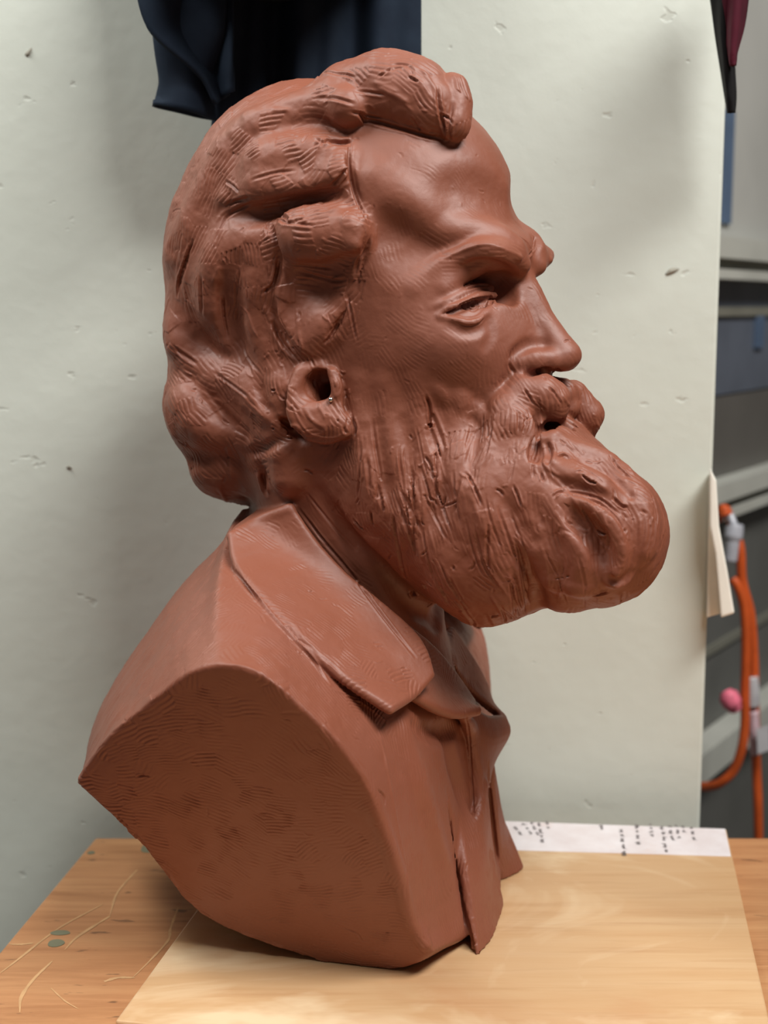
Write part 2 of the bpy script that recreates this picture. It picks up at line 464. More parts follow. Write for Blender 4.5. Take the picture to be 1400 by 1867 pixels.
# wine-red garment at the panel's edge
mr = plain('wine_cloth', srgb(74, 18, 34), 0.85, 0.25, 0.2, 40); mk = plain('matte_black', srgb(16, 15, 17), 0.85, 0.25, 0.2, 40)
red = empty('hanging_garment', tuple(wp(1325, -120, 0.03)), 'wine-red cloth and a black wedge tapering to a point at the wall panel edge', 'garment')
def wedge(name, prof, off, mat, amp):
    G = []
    for i, (u0, u1, vv) in enumerate(cr(prof, 5)):
        G.append([wp(u0 + (u1 - u0) * s, vv, off + amp * math.sin(math.pi * s) + 0.004 * math.sin(9 * s + 0.2 * i)) for s in np.linspace(0, 1, 14)])
    v, f = thick_grid(np.array(G), 0.003)
    return mesh_obj(name, v, f, mat, red, True)
wedge('black_wedge', [(1282, 1350, -170), (1288, 1345, -60), (1298, 1338, 0), (1306, 1334, 60), (1317, 1337, 130), (1324, 1339, 175), (1329, 1337, 206)], 0.050, mk, 0.020)  # black tapering wedge, behind and left of the red panel
wedge('red_panel', [(1305, 1368, -170), (1312, 1366, -60), (1318, 1361, 0), (1324, 1354, 50), (1330, 1342, 100), (1334, 1338, 120)], 0.076, mr, 0.012)

# cream trough fixed on the panel's edge
mc = plain('cream_plastic', srgb(244, 243, 232), 0.4, 0.45, 0.05, 30)
tr = empty('cream_bracket', tuple(wp(1305, 1130, 0.0)), 'cream plastic wedge bracket screwed to the edge of the wall panel', 'bracket')
def tri_prism(name, pts, offs, mat):
    a = [wp(u, v, offs[0]) for u, v in pts]; b = [wp(u, v, offs[1]) for u, v in pts]
    n = len(pts); f = [tuple(range(n)), tuple(range(2 * n - 1, n - 1, -1))] + [(i, (i + 1) % n, n + (i + 1) % n, n + i) for i in range(n)]
    return mesh_obj(name, a + b, f, mat, tr)
bevel(tri_prism('back_plate', [(1293, 860), (1300, 900), (1314, 1118), (1288, 1126)], (-0.0, 0.010), mc), 0.001)
bevel(tri_prism('front_lip', [(1294, 852), (1306, 876), (1311, 960), (1326, 1040), (1339, 1118), (1314, 1126), (1304, 1010), (1294, 960)], (0.0102, 0.026), mc), 0.0015)

# orange extension cord hanging beside the panel
mo = plain('orange_rubber', srgb(196, 84, 34), 0.45, 0.4, 0.1, 60)
mg = plain('clear_plug', srgb(170, 172, 180), 0.25, 0.5, 0.08, 50)
mp = plain('pink_tape', srgb(232, 118, 140), 0.5, 0.3, 0.22, 160)
mtag = plain('grey_tag', srgb(186, 184, 186), 0.5, 0.3, 0.08, 60)
def cp(u, v, y=1.30): return on_y(u, v, y)
cord = empty('extension_cord', tuple(cp(1345, 925)), 'orange extension cord hanging in a doubled loop beyond the wall panel', 'cord')
def cord_part(name, pts, r, mat, par=None):
    P = cr([cp(*q) for q in pts], 8); v, f = tube_mesh(P, r, 12); return mesh_obj(name, v, f, mat, par or cord, True)
cord_part('cable', [(1312, 945, 1.33), (1318, 928, 1.31), (1326, 934, 1.31), (1335, 956, 1.31), (1349, 1000, 1.30), (1353, 1060, 1.30), (1368, 1120, 1.30), (1374, 1200, 1.30), (1376, 1290, 1.30), (1379, 1400, 1.31), (1382, 1480, 1.31), (1384, 1650, 1.32)], 0.0047, mo)
cord_part('cable', [(1335, 1055, 1.292), (1345, 1070, 1.29), (1357, 1110, 1.29), (1360, 1180, 1.29), (1358, 1260, 1.29), (1358, 1320, 1.29), (1352, 1365, 1.29), (1338, 1403, 1.295), (1318, 1424, 1.30), (1298, 1433, 1.31), (1270, 1434, 1.33)], 0.0046, mo)
plug = cord_part('plug', [(1330, 938, 1.303), (1338, 960, 1.297), (1336, 985, 1.293), (1331, 1024, 1.292)], [0.004] * 8 + [0.009] * 8 + [0.0065] * 9, mg)
cord_part('collar', [(1319, 926, 1.305), (1323, 940, 1.303)], 0.0065, mo)
def tagslab(name, pts, y, th, mat):
    a = [cp(u, v, y) for u, v in pts]; b = [cp(u, v, y - th) for u, v in pts]; n = len(pts)
    f = [tuple(range(n)), tuple(range(2 * n - 1, n - 1, -1))] + [(i, (i + 1) % n, n + (i + 1) % n, n + i) for i in range(n)]
    return bevel(mesh_obj(name, a + b, f, mat, cord), 0.001)
cord_part('tape_wrap', [(1368, 1234, 1.297), (1371, 1262, 1.296), (1370, 1286, 1.297)], 0.0074, mtag)
cord_part('pink_tape', [(1323, 1262, 1.284), (1331, 1275, 1.28), (1339, 1291, 1.284)], [.0068] * 4 + [.0098] * 8 + [.0072] * 5, mp)
cord_part('tape_wrap', [(1373, 1296, 1.296), (1375, 1335, 1.297), (1376, 1374, 1.30)], 0.0052, plain('rose_tape', srgb(206, 178, 184), 0.5, 0.3, 0.2, 120))
tagslab('paper_tag', [(1378, 1330), (1402, 1322), (1404, 1368), (1381, 1376)], 1.285, 0.001, mtag)
# ---------------------------------------------------------------- clay sculpting (signed distances on a voxel grid)
# Lengths here are in clay units of 0.35 mm.  x right, y down, z towards the front of the stand; eye() gives the
# point of the clay seen at a place in the photograph and at a given depth.
FPX = 2500.0
VOX = 3.4
PITCH = math.radians(8.5)
SP, CP = math.sin(PITCH), math.cos(PITCH)
HB = 1100.0                                   # eye height above the plywood board, clay units
UPV = np.array([0.0, -CP, SP])
GV = np.array([0.0, SP, CP])

def eye(u, v, d):
    k = 1.0 - d / FPX
    return np.array([(u - 700.0) * k, (v - 933.5) * k, d], float)

def on_plane(u, v, n, p0):
    o = np.array([0, 0, FPX], float)
    r = np.array([u - 700.0, v - 933.5, -FPX])
    t = np.dot(p0 - o, n) / np.dot(r, n)
    return o + r * t

def height(s):
    return HB + (np.asarray(s, float) - np.array([0, 0, FPX])) @ UPV

BASE0 = np.array([0, 0, FPX]) - UPV * HB

class Volume:
    def __init__(self, lo, hi):
        self.lo = np.array(lo, float)
        self.n = tuple(int(math.ceil((b - a) / VOX)) + 1 for a, b in zip(lo, hi))
        self.ax = [self.lo[i] + VOX * np.arange(self.n[i]) for i in range(3)]
        self.F = np.full(self.n, 300.0, np.float32)
        self.L = np.zeros(self.n, np.uint8)
    def box(self, lo, hi):
        s, g = [], []
        for i in range(3):
            a = max(0, int(math.floor((lo[i] - self.lo[i]) / VOX)))
            b = min(self.n[i], int(math.ceil((hi[i] - self.lo[i]) / VOX)) + 1)
            if b <= a: return None, None
            s.append(slice(a, b))
            sh = [1, 1, 1]; sh[i] = b - a
            g.append(self.ax[i][a:b].reshape(sh).astype(np.float32))
        return tuple(s), g
    def add(self, s, d, k, lab):
        F = self.F[s]
        if lab: self.L[s][d < F] = lab
        if k > 0:
            h = np.clip(0.5 + 0.5 * (F - d) / k, 0, 1)
            self.F[s] = F + (d - F) * h - k * h * (1 - h)
        else:
            self.F[s] = np.minimum(F, d)
    def cut(self, s, d, k):
        F = self.F[s]; d = -d
        if k > 0:
            h = np.clip(0.5 + 0.5 * (d - F) / k, 0, 1)
            self.F[s] = F + (d - F) * h + k * h * (1 - h)
        else:
            self.F[s] = np.maximum(F, d)
    def sample(self, P, A=None):
        A = self.F if A is None else A
        q = (P - self.lo) / VOX
        q = np.clip(q, 0, np.array(self.n) - 1.001)
        i = q.astype(int); f = q - i
        r = 0
        for dx in (0, 1):
            for dy in (0, 1):
                for dz in (0, 1):
                    w = (f[..., 0] if dx else 1 - f[..., 0]) * (f[..., 1] if dy else 1 - f[..., 1]) * (f[..., 2] if dz else 1 - f[..., 2])
                    r = r + w * A[i[..., 0] + dx, i[..., 1] + dy, i[..., 2] + dz]
        return r
    def normal(self, P, e=6.0):
        g = np.stack([self.sample(P + e * np.eye(3)[i]) - self.sample(P - e * np.eye(3)[i]) for i in range(3)], -1)
        return g / (np.linalg.norm(g, axis=-1, keepdims=True) + 1e-9)
    def hit(self, uv):
        uv = np.asarray(uv, float)
        ds = np.arange(self.ax[2][-1] - 2, self.ax[2][0] + 2, -3.0)
        k = 1 - ds / FPX
        X = (uv[:, 0, None] - 700.0) * k; Y = (uv[:, 1, None] - 933.5) * k
        P = np.stack([X, Y, np.broadcast_to(ds, X.shape)], -1)
        f = self.sample(P)
        ins = f < 0
        j = np.argmax(ins, 1); ok = ins.any(1)
        r = np.arange(len(uv)); j0 = np.maximum(j - 1, 0)
        f0, f1 = f[r, j0], f[r, j]
        t = np.where(j > 0, f0 / np.where(np.abs(f0 - f1) < 1e-6, 1, f0 - f1), 0)
        d = ds[j0] + (ds[j] - ds[j0]) * np.clip(t, 0, 1)
        return d, ok

def frame(yaw_vec_f, yaw_vec_l):
    u = np.cross(yaw_vec_f, yaw_vec_l)
    return np.stack([yaw_vec_f, yaw_vec_l, u])

def unit(v):
    v = np.asarray(v, float); return v / np.linalg.norm(v)

# head: facing right and turned 28 degrees towards the camera
HL = unit([-0.469, 0.132, 0.883])
HF = unit([0.883, 0.0, 0.469])
HF = unit(HF - HL * np.dot(HF, HL))
HU = np.cross(HF, HL);  HU = HU if HU[1] < 0 else -HU
HO = eye(640, 520, 70)

def at(u, v, d=None, l=None):
    """point of the clay at photograph place (u, v), at depth d or at sideways distance l from the head's midplane"""
    if l is not None:
        return on_plane(u, v, HL, HO + HL * l)
    return eye(u, v, d)

def mirror(p, n=None, o=None):
    n = HL if n is None else n; o = HO if o is None else o
    p = np.asarray(p, float)
    return p - 2 * ((p - o) @ n)[..., None] * n

V = None

def ellipsoid(c, r, k=0, lab=0, axes=None, sub=False, mir=False):
    axes = np.stack([HF, HL, HU]) if axes is None else axes
    r = np.asarray(r, float)
    for c in ([c, mirror(c)] if mir else [c]):
        c = np.asarray(c, float)
        ext = np.sqrt(((axes * r[:, None]) ** 2).sum(0)) + k + 40
        s, g = V.box(c - ext, c + ext)
        if s is None: continue
        X, Y, D = g[0] - c[0], g[1] - c[1], g[2] - c[2]
        k0 = 0; k1 = 0
        for i in range(3):
            q = X * np.float32(axes[i, 0]) + Y * np.float32(axes[i, 1]) + D * np.float32(axes[i, 2])
            k0 = k0 + (q / np.float32(r[i])) ** 2; k1 = k1 + (q / np.float32(r[i] ** 2)) ** 2
        k0 = np.sqrt(k0); d = k0 * (k0 - 1) / (np.sqrt(k1) + 1e-6)
        V.cut(s, d, k) if sub else V.add(s, d, k, lab)

def tube(P, R, k=0, lab=0, sub=False, mir=False, kin=0):
    """chain of tapered round segments"""
    P = np.asarray(P, float); R = np.broadcast_to(np.asarray(R, float), (len(P),))
    for Q in ([P, mirror(P)] if mir else [P]):
        m = R.max() + k + 14
        s, g = V.box(Q.min(0) - m, Q.max(0) + m)
        if s is None: continue
        best = None
        if len(Q) == 1: Q = np.concatenate([Q, Q + 0.01]); RR = np.concatenate([R, R])
        else: RR = R
        for a, b, ra, rb in zip(Q[:-1], Q[1:], RR[:-1], RR[1:]):
            ab = b - a; L2 = float(ab @ ab) + 1e-6
            X, Y, D = g[0] - a[0], g[1] - a[1], g[2] - a[2]
            t = np.clip((X * np.float32(ab[0]) + Y * np.float32(ab[1]) + D * np.float32(ab[2])) / np.float32(L2), 0, 1)
            d = np.sqrt((X - t * np.float32(ab[0])) ** 2 + (Y - t * np.float32(ab[1])) ** 2 + (D - t * np.float32(ab[2])) ** 2) - (np.float32(ra) + t * np.float32(rb - ra))
            if best is None: best = d
            elif kin: 
                h = np.clip(0.5 + 0.5 * (best - d) / kin, 0, 1); best = best + (d - best) * h - kin * h * (1 - h)
            else: best = np.minimum(best, d)
        V.cut(s, best, k) if sub else V.add(s, best, k, lab)

def resample(pts, step):
    """Catmull-Rom through pts (any width), spaced about step in the first two columns"""
    P = np.asarray(pts, float)
    if len(P) == 1: return P
    Q = np.concatenate([[2 * P[0] - P[1]], P, [2 * P[-1] - P[-2]]])
    out = []
    for i in range(1, len(Q) - 2):
        n = max(1, int(round(np.linalg.norm(Q[i + 1, :2] - Q[i, :2]) / step)))
        for j in range(n):
            t = j / n
            out.append(0.5 * (2 * Q[i] + (Q[i + 1] - Q[i - 1]) * t + (2 * Q[i - 1] - 5 * Q[i] + 4 * Q[i + 1] - Q[i + 2]) * t * t + (3 * Q[i] - Q[i - 1] - 3 * Q[i + 1] + Q[i + 2]) * t ** 3))
    out.append(P[-1])
    return np.array(out)

def surf(uv, smooth=1):
    """depth of the clay under each photograph place; gaps filled from neighbours"""
    uv = np.asarray(uv, float)
    d, ok = V.hit(uv)
    if not ok.any(): return None
    idx = np.arange(len(d))
    d = np.interp(idx, idx[ok], d[ok])
    for _ in range(smooth):
        if len(d) > 2:
            e = np.concatenate([[d[0]], d, [d[-1]]]); d = 0.25 * e[:-2] + 0.5 * e[1:-1] + 0.25 * e[2:]
    k = 1 - d / FPX
    return np.stack([(uv[:, 0] - 700) * k, (uv[:, 1] - 933.5) * k, d], 1)

def stroke(pts, r=None, p=6, k=8, lab=0, sub=False, tip=(1, 1), mir=False, step=10, smooth=2, fade=True):
    """a lump (or groove) of clay laid along a line on the surface; a point is (u, v) or (u, v, r);
    p = how far it stands out of (or cuts into) the surface, dying out at the ends"""
    P = np.array([(q[0], q[1], q[2] if len(q) > 2 else r) for q in pts], float)
    P = resample(P, max(step, 0.45 * float(P[:, 2].mean())))
    S = surf(P[:, :2], smooth * 2)
    if S is None: return
    N = V.normal(S, 10.0)
    for _ in range(5):
        if len(N) > 2:
            N = np.concatenate([N[:1], 0.25 * N[:-2] + 0.5 * N[1:-1] + 0.25 * N[2:], N[-1:]])
    N /= np.linalg.norm(N, axis=1, keepdims=True) + 1e-9
    t = np.linspace(0, 1, len(P)) if len(P) > 1 else np.array([0.5])
    env = np.ones(len(P))
    if fade and len(P) > 1:
        a = np.clip(t / 0.35, 0, 1); b = np.clip((1 - t) / 0.35, 0, 1)
        sm = lambda q: q * q * (3 - 2 * q)
        if tip[0]: env *= 1 - tip[0] * (1 - sm(a))
        if tip[1]: env *= 1 - tip[1] * (1 - sm(b))
    R = np.maximum(P[:, 2], 3.0)
    pp = p * env
    C = S + N * ((R - pp) if sub else (pp - R))[:, None]
    tube(C, R, k, lab, sub, mir)

def sheet(rows, r, k=6, lab=0, n=None, step=None, mir=False):
    """a slab of clay: rows of control points (each row a list of 3-D points along the slab)"""
    A = np.array(rows, float)                       # (rows, pts, 3)
    m = n or 10
    ti = np.linspace(0, A.shape[0] - 1, m)
    out = []
    for j in range(A.shape[1]):
        col = A[:, j]
        if A.shape[0] == 2: out.append(col[0] + (col[1] - col[0]) * ti[:, None])
        else: out.append(cr_eval(col, ti))
    B = np.stack(out, 1)                            # (m, pts, 3)
    B = np.stack([cr_eval(row, np.linspace(0, len(row) - 1, 3 * (len(row) - 1) + 1)) for row in B])
    R = float(r)
    pad = R + k + 14
    s, g = V.box(B.reshape(-1, 3).min(0) - pad, B.reshape(-1, 3).max(0) + pad)
    best = np.full(V.F[s].shape, 300.0, np.float32)
    def tri(p, q, w):
        mm = R + k + 12
        T = np.stack([p, q, w])
        s2, g2 = V.box(T.min(0) - mm, T.max(0) + mm)
        if s2 is None: return
        loc = tuple(slice(max(i.start, j.start) - j.start, min(i.stop, j.stop) - j.start) for i, j in zip(s2, s))
        d = np.sqrt(tri_dist2(g2, p, q, w)) - R
        src = tuple(slice(max(i.start, j.start) - i.start, min(i.stop, j.stop) - i.start) for i, j in zip(s2, s))
        if any(i.stop <= i.start for i in loc): return
        best[loc] = np.minimum(best[loc], d[src])
    for i in range(B.shape[0] - 1):
        for j in range(B.shape[1] - 1):
            tri(B[i, j], B[i + 1, j], B[i + 1, j + 1]); tri(B[i, j], B[i + 1, j + 1], B[i, j + 1])
    V.add(s, best, k, lab)

def tri_dist2(g, a, b, c):
    f = np.float32
    ba, cb, ac = b - a, c - b, a - c
    n = np.cross(ba, ac); nn = float(n @ n) + 1e-9
    def dotp(o, v): return (g[0] - f(o[0])) * f(v[0]) + (g[1] - f(o[1])) * f(v[1]) + (g[2] - f(o[2])) * f(v[2])
    inside = (np.sign(dotp(a, np.cross(ba, n))) + np.sign(dotp(b, np.cross(cb, n))) + np.sign(dotp(c, np.cross(ac, n)))) >= 2.0
    def seg(o, e):
        t = np.clip(dotp(o, e) / f(float(e @ e) + 1e-9), 0, 1)
        return (g[0] - f(o[0]) - t * f(e[0])) ** 2 + (g[1] - f(o[1]) - t * f(e[1])) ** 2 + (g[2] - f(o[2]) - t * f(e[2])) ** 2
    ed = np.minimum(np.minimum(seg(a, ba), seg(b, cb)), seg(c, ac))
    return np.where(inside, dotp(a, n) ** 2 / f(nn), ed)

def cr_eval(P, ts):
    P = np.asarray(P, float)
    if len(P) == 2: return P[0] + (P[1] - P[0]) * np.asarray(ts)[:, None]
    Q = np.concatenate([[2 * P[0] - P[1]], P, [2 * P[-1] - P[-2]]])
    out = []
    for t in ts:
        i = min(int(t), len(P) - 2); f = t - i; a, b, c, e = Q[i], Q[i + 1], Q[i + 2], Q[i + 3]
        out.append(0.5 * (2 * b + (c - a) * f + (2 * a - 5 * b + 4 * c - e) * f * f + (3 * b - a - 3 * c + e) * f ** 3))
    return np.array(out)

def poly_sdf(px, py, poly):
    d = np.full(px.shape, 1e18); s = np.ones(px.shape)
    n = len(poly)
    for i in range(n):
        a = poly[i]; b = poly[i - 1]
        ex, ey = b[0] - a[0], b[1] - a[1]
        wx, wy = px - a[0], py - a[1]
        t = np.clip((wx * ex + wy * ey) / (ex * ex + ey * ey + 1e-9), 0, 1)
        d = np.minimum(d, (wx - ex * t) ** 2 + (wy - ey * t) ** 2)
        c1 = py >= a[1]; c2 = py < b[1]; c3 = ex * wy > ey * wx
        flip = (c1 & c2 & c3) | (~c1 & ~c2 & ~c3)
        s = np.where(flip, -s, s)
    return s * np.sqrt(d)
# torso frame: upright, facing right, turned 16 degrees towards the camera
def board_hit(u, v):
    return on_plane(u, v, UPV, BASE0)
TY = math.radians(16.0)
TF = math.cos(TY) * np.array([1.0, 0, 0]) + math.sin(TY) * GV
TL = -math.sin(TY) * np.array([1.0, 0, 0]) + math.cos(TY) * GV
TO = 0.5 * (board_hit(870, 1755) + board_hit(950, 1585))
TO = TO - TF * float((TO - eye(640, 1700, 0)) @ TF)
NEAR = float((board_hit(690, 1768) - TO) @ TL)         # sideways distance of the near arm cut

def to_torso(p):
    p = np.asarray(p, float) - TO
    return np.stack([p @ TF, p @ UPV, p @ TL], -1)
def from_torso(q):
    q = np.asarray(q, float)
    return TO + q[..., 0:1] * TF + q[..., 1:2] * UPV + q[..., 2:3] * TL

CUTN = unit(TL - 0.44 * UPV)
def cut_point(u, v):
    """point seen at (u, v) on the near arm cut"""
    return on_plane(u, v, CUTN, TO + TL * NEAR)

def tor(u, v, l):
    """point seen at (u, v) on the upright plane l to the side of the torso's middle"""
    return on_plane(u, v, TL, TO + TL * l)

LEAN = 0.44                                            # the arm cuts lean out towards the shoulders
NEAR_ARCS = [
    [(139, 1425), (163, 1386), (200, 1338), (245, 1300), (290, 1264), (345, 1224), (400, 1211)],
    [(400, 1211), (455, 1219), (500, 1244), (545, 1284), (600, 1335), (645, 1390), (680, 1450), (705, 1520), (728, 1590), (742, 1650), (757, 1700), (785, 1738)],
    [(785, 1738), (750, 1762), (690, 1770), (600, 1757)],
    [(600, 1757), (490, 1722), (400, 1685), (350, 1652), (312, 1605), (262, 1540), (208, 1488), (139, 1425)]]
MID_ARCS = [
    [(175, 1420), (172, 1350), (190, 1285), (228, 1215), (290, 1125), (345, 1050), (410, 985), (440, 930)],
    [(440, 930), (560, 960), (700, 1080), (790, 1170), (838, 1262), (856, 1340), (862, 1400), (872, 1480), (885, 1560), (903, 1648), (910, 1670)],
    [(910, 1670), (850, 1700), (700, 1690), (560, 1665)],
    [(560, 1665), (470, 1640), (400, 1600), (350, 1560), (290, 1510), (230, 1460), (175, 1420)]]
COUNTS = [14, 20, 6, 14]

def arc_points(arcs, l):
    out = []
    for arc, n in zip(arcs, COUNTS):
        q = np.array([to_torso(cut_point(u, v) if l else tor(u, v, 0.0))[:2] for u, v in arc])
        q = cr_eval(q, np.linspace(0, len(q) - 1, 60))
        s = np.concatenate([[0], np.cumsum(np.linalg.norm(np.diff(q, axis=0), axis=1))])
        t = np.linspace(0, s[-1], n + 1)[:-1]
        out.append(np.stack([np.interp(t, s, q[:, 0]), np.interp(t, s, q[:, 1])], 1))
    return np.concatenate(out)

def build_torso():
    pn, pm = arc_points(NEAR_ARCS, NEAR), arc_points(MID_ARCS, 0.0)
    K = 13
    a = np.arange(-640, 420, 6.0); h = np.arange(-100, 860, 6.0) + 0.137
    A, Hh = np.meshgrid(a, h, indexing='ij')
    tab = np.zeros((K, len(a), len(h)), np.float32)
    for i in range(K):
        w = i / (K - 1)
        q = pm + (pn - pm) * (w ** 1.25)
        tab[i] = poly_sdf(A, Hh, q)
    corners = np.array([[x, y, z] for x in (-640, 400) for y in (-60, 820) for z in (-NEAR - 270, NEAR + 270)], float)
    C = from_torso(corners)
    lo, hi = C.min(0), C.max(0)
    for x0 in np.arange(lo[0], hi[0], 90.0):             # in slabs, to keep memory low
        torso_slab(np.array([x0, lo[1], lo[2]]), np.array([min(x0 + 90.0, hi[0]), hi[1], hi[2]]), tab, a, h, K)

def torso_slab(lo, hi, tab, a, h, K):
    s, g = V.box(lo, hi)
    if s is None: return
    X, Y, D = [q - np.float32(TO[i]) for i, q in enumerate(g)]
    pa = X * np.float32(TF[0]) + Y * np.float32(TF[1]) + D * np.float32(TF[2])
    ph = X * np.float32(UPV[0]) + Y * np.float32(UPV[1]) + D * np.float32(UPV[2])
    pl = X * np.float32(TL[0]) + Y * np.float32(TL[1]) + D * np.float32(TL[2])
    shp = pa.shape
    ia = np.clip((pa + 640) / 6, 0, len(a) - 1.001); ih = np.clip((ph + 99.863) / 6, 0, len(h) - 1.001)
    wid = np.float32(NEAR) + np.float32(LEAN) * ph
    iw = np.clip(np.abs(pl) / np.maximum(wid, 60) * (K - 1), 0, K - 1.001)
    a0, h0, w0 = ia.astype(np.int32), ih.astype(np.int32), iw.astype(np.int32)
    fa, fh, fw = ia - a0, ih - h0, iw - w0
    flat = tab.ravel(); na, nh = len(a), len(h)
    base = (w0 * na + a0) * nh + h0
    r = 0
    for i in (0, 1):
        for j in (0, 1):
            for k in (0, 1):
                w = (fw if i else 1 - fw) * (fa if j else 1 - fa) * (fh if k else 1 - fh)
                r = r + w * flat[base + (i * na + j) * nh + k]
    bulge = wid + 8 - 8 * ((pa + 120) ** 2 + (ph - 300) ** 2) / np.float32(300 ** 2)
    cap = (np.abs(pl) - np.minimum(bulge, wid + 6)) * np.float32(1 / math.hypot(1, LEAN))
    k = 7.0
    hh = np.clip(0.5 + 0.5 * (cap - r) / k, 0, 1)
    d = r + (cap - r) * hh + k * hh * (1 - hh)
    d = np.maximum(d, -ph)
    V.add(s, d.astype(np.float32), 0, 6)

def base_forms():
    build_torso()
    # neck
    tube([at(600, 800, l=0), at(630, 960, l=0), at(672, 1130, l=0), at(690, 1260, l=0)], [165, 150, 138, 132], 40, 1)
    # skull and face
    ellipsoid(at(722, 408, l=0), (214, 190, 225), 0, 1)
    ellipsoid(at(590, 450, l=0), (275, 222, 270), 50, 2)
    ellipsoid(at(775, 620, l=0), (205, 172, 240), 60, 1)
    ellipsoid(at(600, 700, l=0), (200, 200, 230), 50, 2)
    # beard
    for l in (-38, 38):
        tube([at(980, 885, l=l), at(1084, 974, l=l)], [108, 116], 50, 3)
    ellipsoid(at(900, 930, l=0), (190, 180, 185), 60, 3)
    ellipsoid(at(770, 860, l=0), (150, 185, 190), 60, 3)
FACE, HAIR, BEARD, TACHE, EAR, COAT, COLLAR, EYE, LAPEL, LIPS = 1, 2, 3, 4, 5, 6, 7, 8, 9, 10

def lift(pts, off, smooth=1):
    S = surf(np.array(pts, float)[:, :2], smooth); N = V.normal(S, 10.0)
    return S + N * np.broadcast_to(np.asarray(off, float), (len(S),))[:, None]

def hair_forms():
    H = HAIR
    ellipsoid(at(484, 482, l=0), (172, 205, 215), 40, H)
    ellipsoid(at(452, 735, l=0), (123, 205, 132), 50, H)
    ellipsoid(at(425, 610, l=0), (75, 190, 110), 40, H)
    ellipsoid(at(560, 330, l=0), (190, 190, 165), 50, H)
    ellipsoid(at(460, 842, l=0), (84, 165, 74), 24, H)
    # forelock rolls on the crown
    tube([at(560, 225, l=95), at(640, 180, l=100), at(705, 168, l=98), at(755, 178, l=92), at(790, 200, l=95)], [44, 56, 62, 58, 46], 12, H, kin=24)
    tube([at(640, 180, l=-20), at(716, 158, l=0), at(752, 176, l=0)], [50, 60, 50], 30, H)
    tube([at(640, 190, l=-90), at(720, 185, l=-80), at(780, 220, l=-60)], [60, 66, 46], 20, H)
    tube([at(825, 163, l=78), at(829, 190, l=84), at(827, 227, l=94)], [27, 28, 28], 3, H)
    tube([at(806, 172, l=80), at(800, 212, l=95)], [16, 20], 5, H)
    # side locks
    def lock(pts, k=20, p=18, mir=True, tip=(1, 0.0)):
        stroke(pts, p=p, k=k, lab=H, tip=tip, mir=mir, smooth=3)
    def groove(pts, k=10, p=12, mir=True, tip=(1, 1)):
        stroke(pts, p=p, k=k, sub=True, tip=tip, mir=mir, smooth=2)
    lock([(410, 252, 30), (470, 226, 40), (540, 204, 42), (600, 192, 36), (630, 196, 28)], p=26)
    tube([lift([(632, 196)], -16)[0]], [33], 10, H, mir=True)
    lock([(425, 312, 36), (500, 288, 42), (570, 280, 42), (612, 296, 32)], p=27, k=20)
    lock([(405, 358, 26), (470, 344, 34), (540, 340, 38), (590, 334, 34), (622, 316, 18)], p=20, k=18)
    groove([(405, 384, 10), (455, 396, 18), (520, 386, 22), (590, 366, 18), (634, 326, 9)], p=23, k=18)
    groove([(596, 252, 8), (618, 258, 9), (638, 256, 7)], p=9, k=5)
    lock([(505, 428, 34), (560, 428, 50), (615, 430, 52), (652, 430, 36)], p=34, k=12, tip=(0.9, 0.0))
    lock([(640, 400, 20), (660, 424, 24), (652, 448, 20)], p=8, k=10, tip=(0.6, 0.3))
    lock([(508, 520, 18), (512, 580, 26), (535, 620, 28), (562, 628, 26), (596, 604, 22), (624, 566, 18)], p=15, k=14, tip=(0.8, 0.5))
    lock([(560, 590, 34), (590, 578, 34)], p=10, k=24, tip=(0.3, 0.3))
    groove([(545, 515, 20), (580, 522, 28), (622, 515, 18)], p=12, k=20)
    groove([(487, 400, 5), (503, 440, 6), (507, 480, 7), (500, 520, 7), (480, 536, 5)], p=9, k=4)
    groove([(497, 530, 8), (494, 580, 10), (510, 615, 11), (540, 652, 10)], p=14, k=10)
    groove([(556, 486, 8), (605, 482, 12), (660, 462, 8)], p=6, k=14)
    groove([(640, 544, 7), (618, 590, 8), (592, 626, 7)], p=10, k=6)
    lock([(470, 430, 30), (415, 452, 38), (388, 500, 36), (384, 560, 30), (410, 620, 24)], p=14, k=26, tip=(1, 1))
    lock([(470, 480, 22), (455, 540, 28), (462, 600, 26), (490, 650, 20)], p=9, k=20, tip=(1, 1))
    groove([(408, 500, 7), (404, 545, 8), (416, 615, 7)], p=9, k=8)
    groove([(432, 540, 16), (428, 600, 20), (450, 660, 14)], p=9, k=20)
    groove([(352, 438, 4), (336, 485, 5), (328, 515, 5), (324, 540, 4)], p=6, k=3)
    lock([(441, 228, 24), (392, 300, 26), (345, 392, 28), (306, 462, 24)], p=7, k=26, tip=(1, 1))
    lock([(316, 630, 22), (372, 668, 28), (432, 700, 28), (497, 765, 26), (545, 806, 20)], p=13, k=18, tip=(1, 1))
    groove([(345, 690, 10), (375, 728, 14), (410, 768, 13), (450, 792, 8)], p=10, k=14)
    lock([(330, 740, 30), (370, 790, 34), (430, 800, 26)], p=8, k=20, tip=(1, 1))
    lock([(500, 680, 20), (512, 715, 26), (516, 750, 22)], p=10, k=16, tip=(1, 0.6))
    groove([(470, 690, 7), (476, 730, 8), (500, 760, 8)], p=8, k=8)
    lock([(390, 838, 30), (416, 858, 38), (446, 886, 32)], p=10, tip=(0.8, 0.2))
    lock([(495, 806, 28), (522, 838, 42), (522, 874, 38)], p=22, k=14, tip=(0.8, 0.2))
    groove([(474, 846, 6), (481, 872, 7), (484, 890, 6)], p=9, k=8)
    groove([(440, 830, 7), (480, 818, 9), (520, 796, 8)], p=7, k=10)
    # hairline step along the temple
    groove([(640, 262, 6), (637, 300, 7), (646, 340, 6), (660, 385, 6)], p=7, k=4)
    groove([(678, 430, 6), (664, 475, 7), (648, 530, 8)], p=9, k=4)

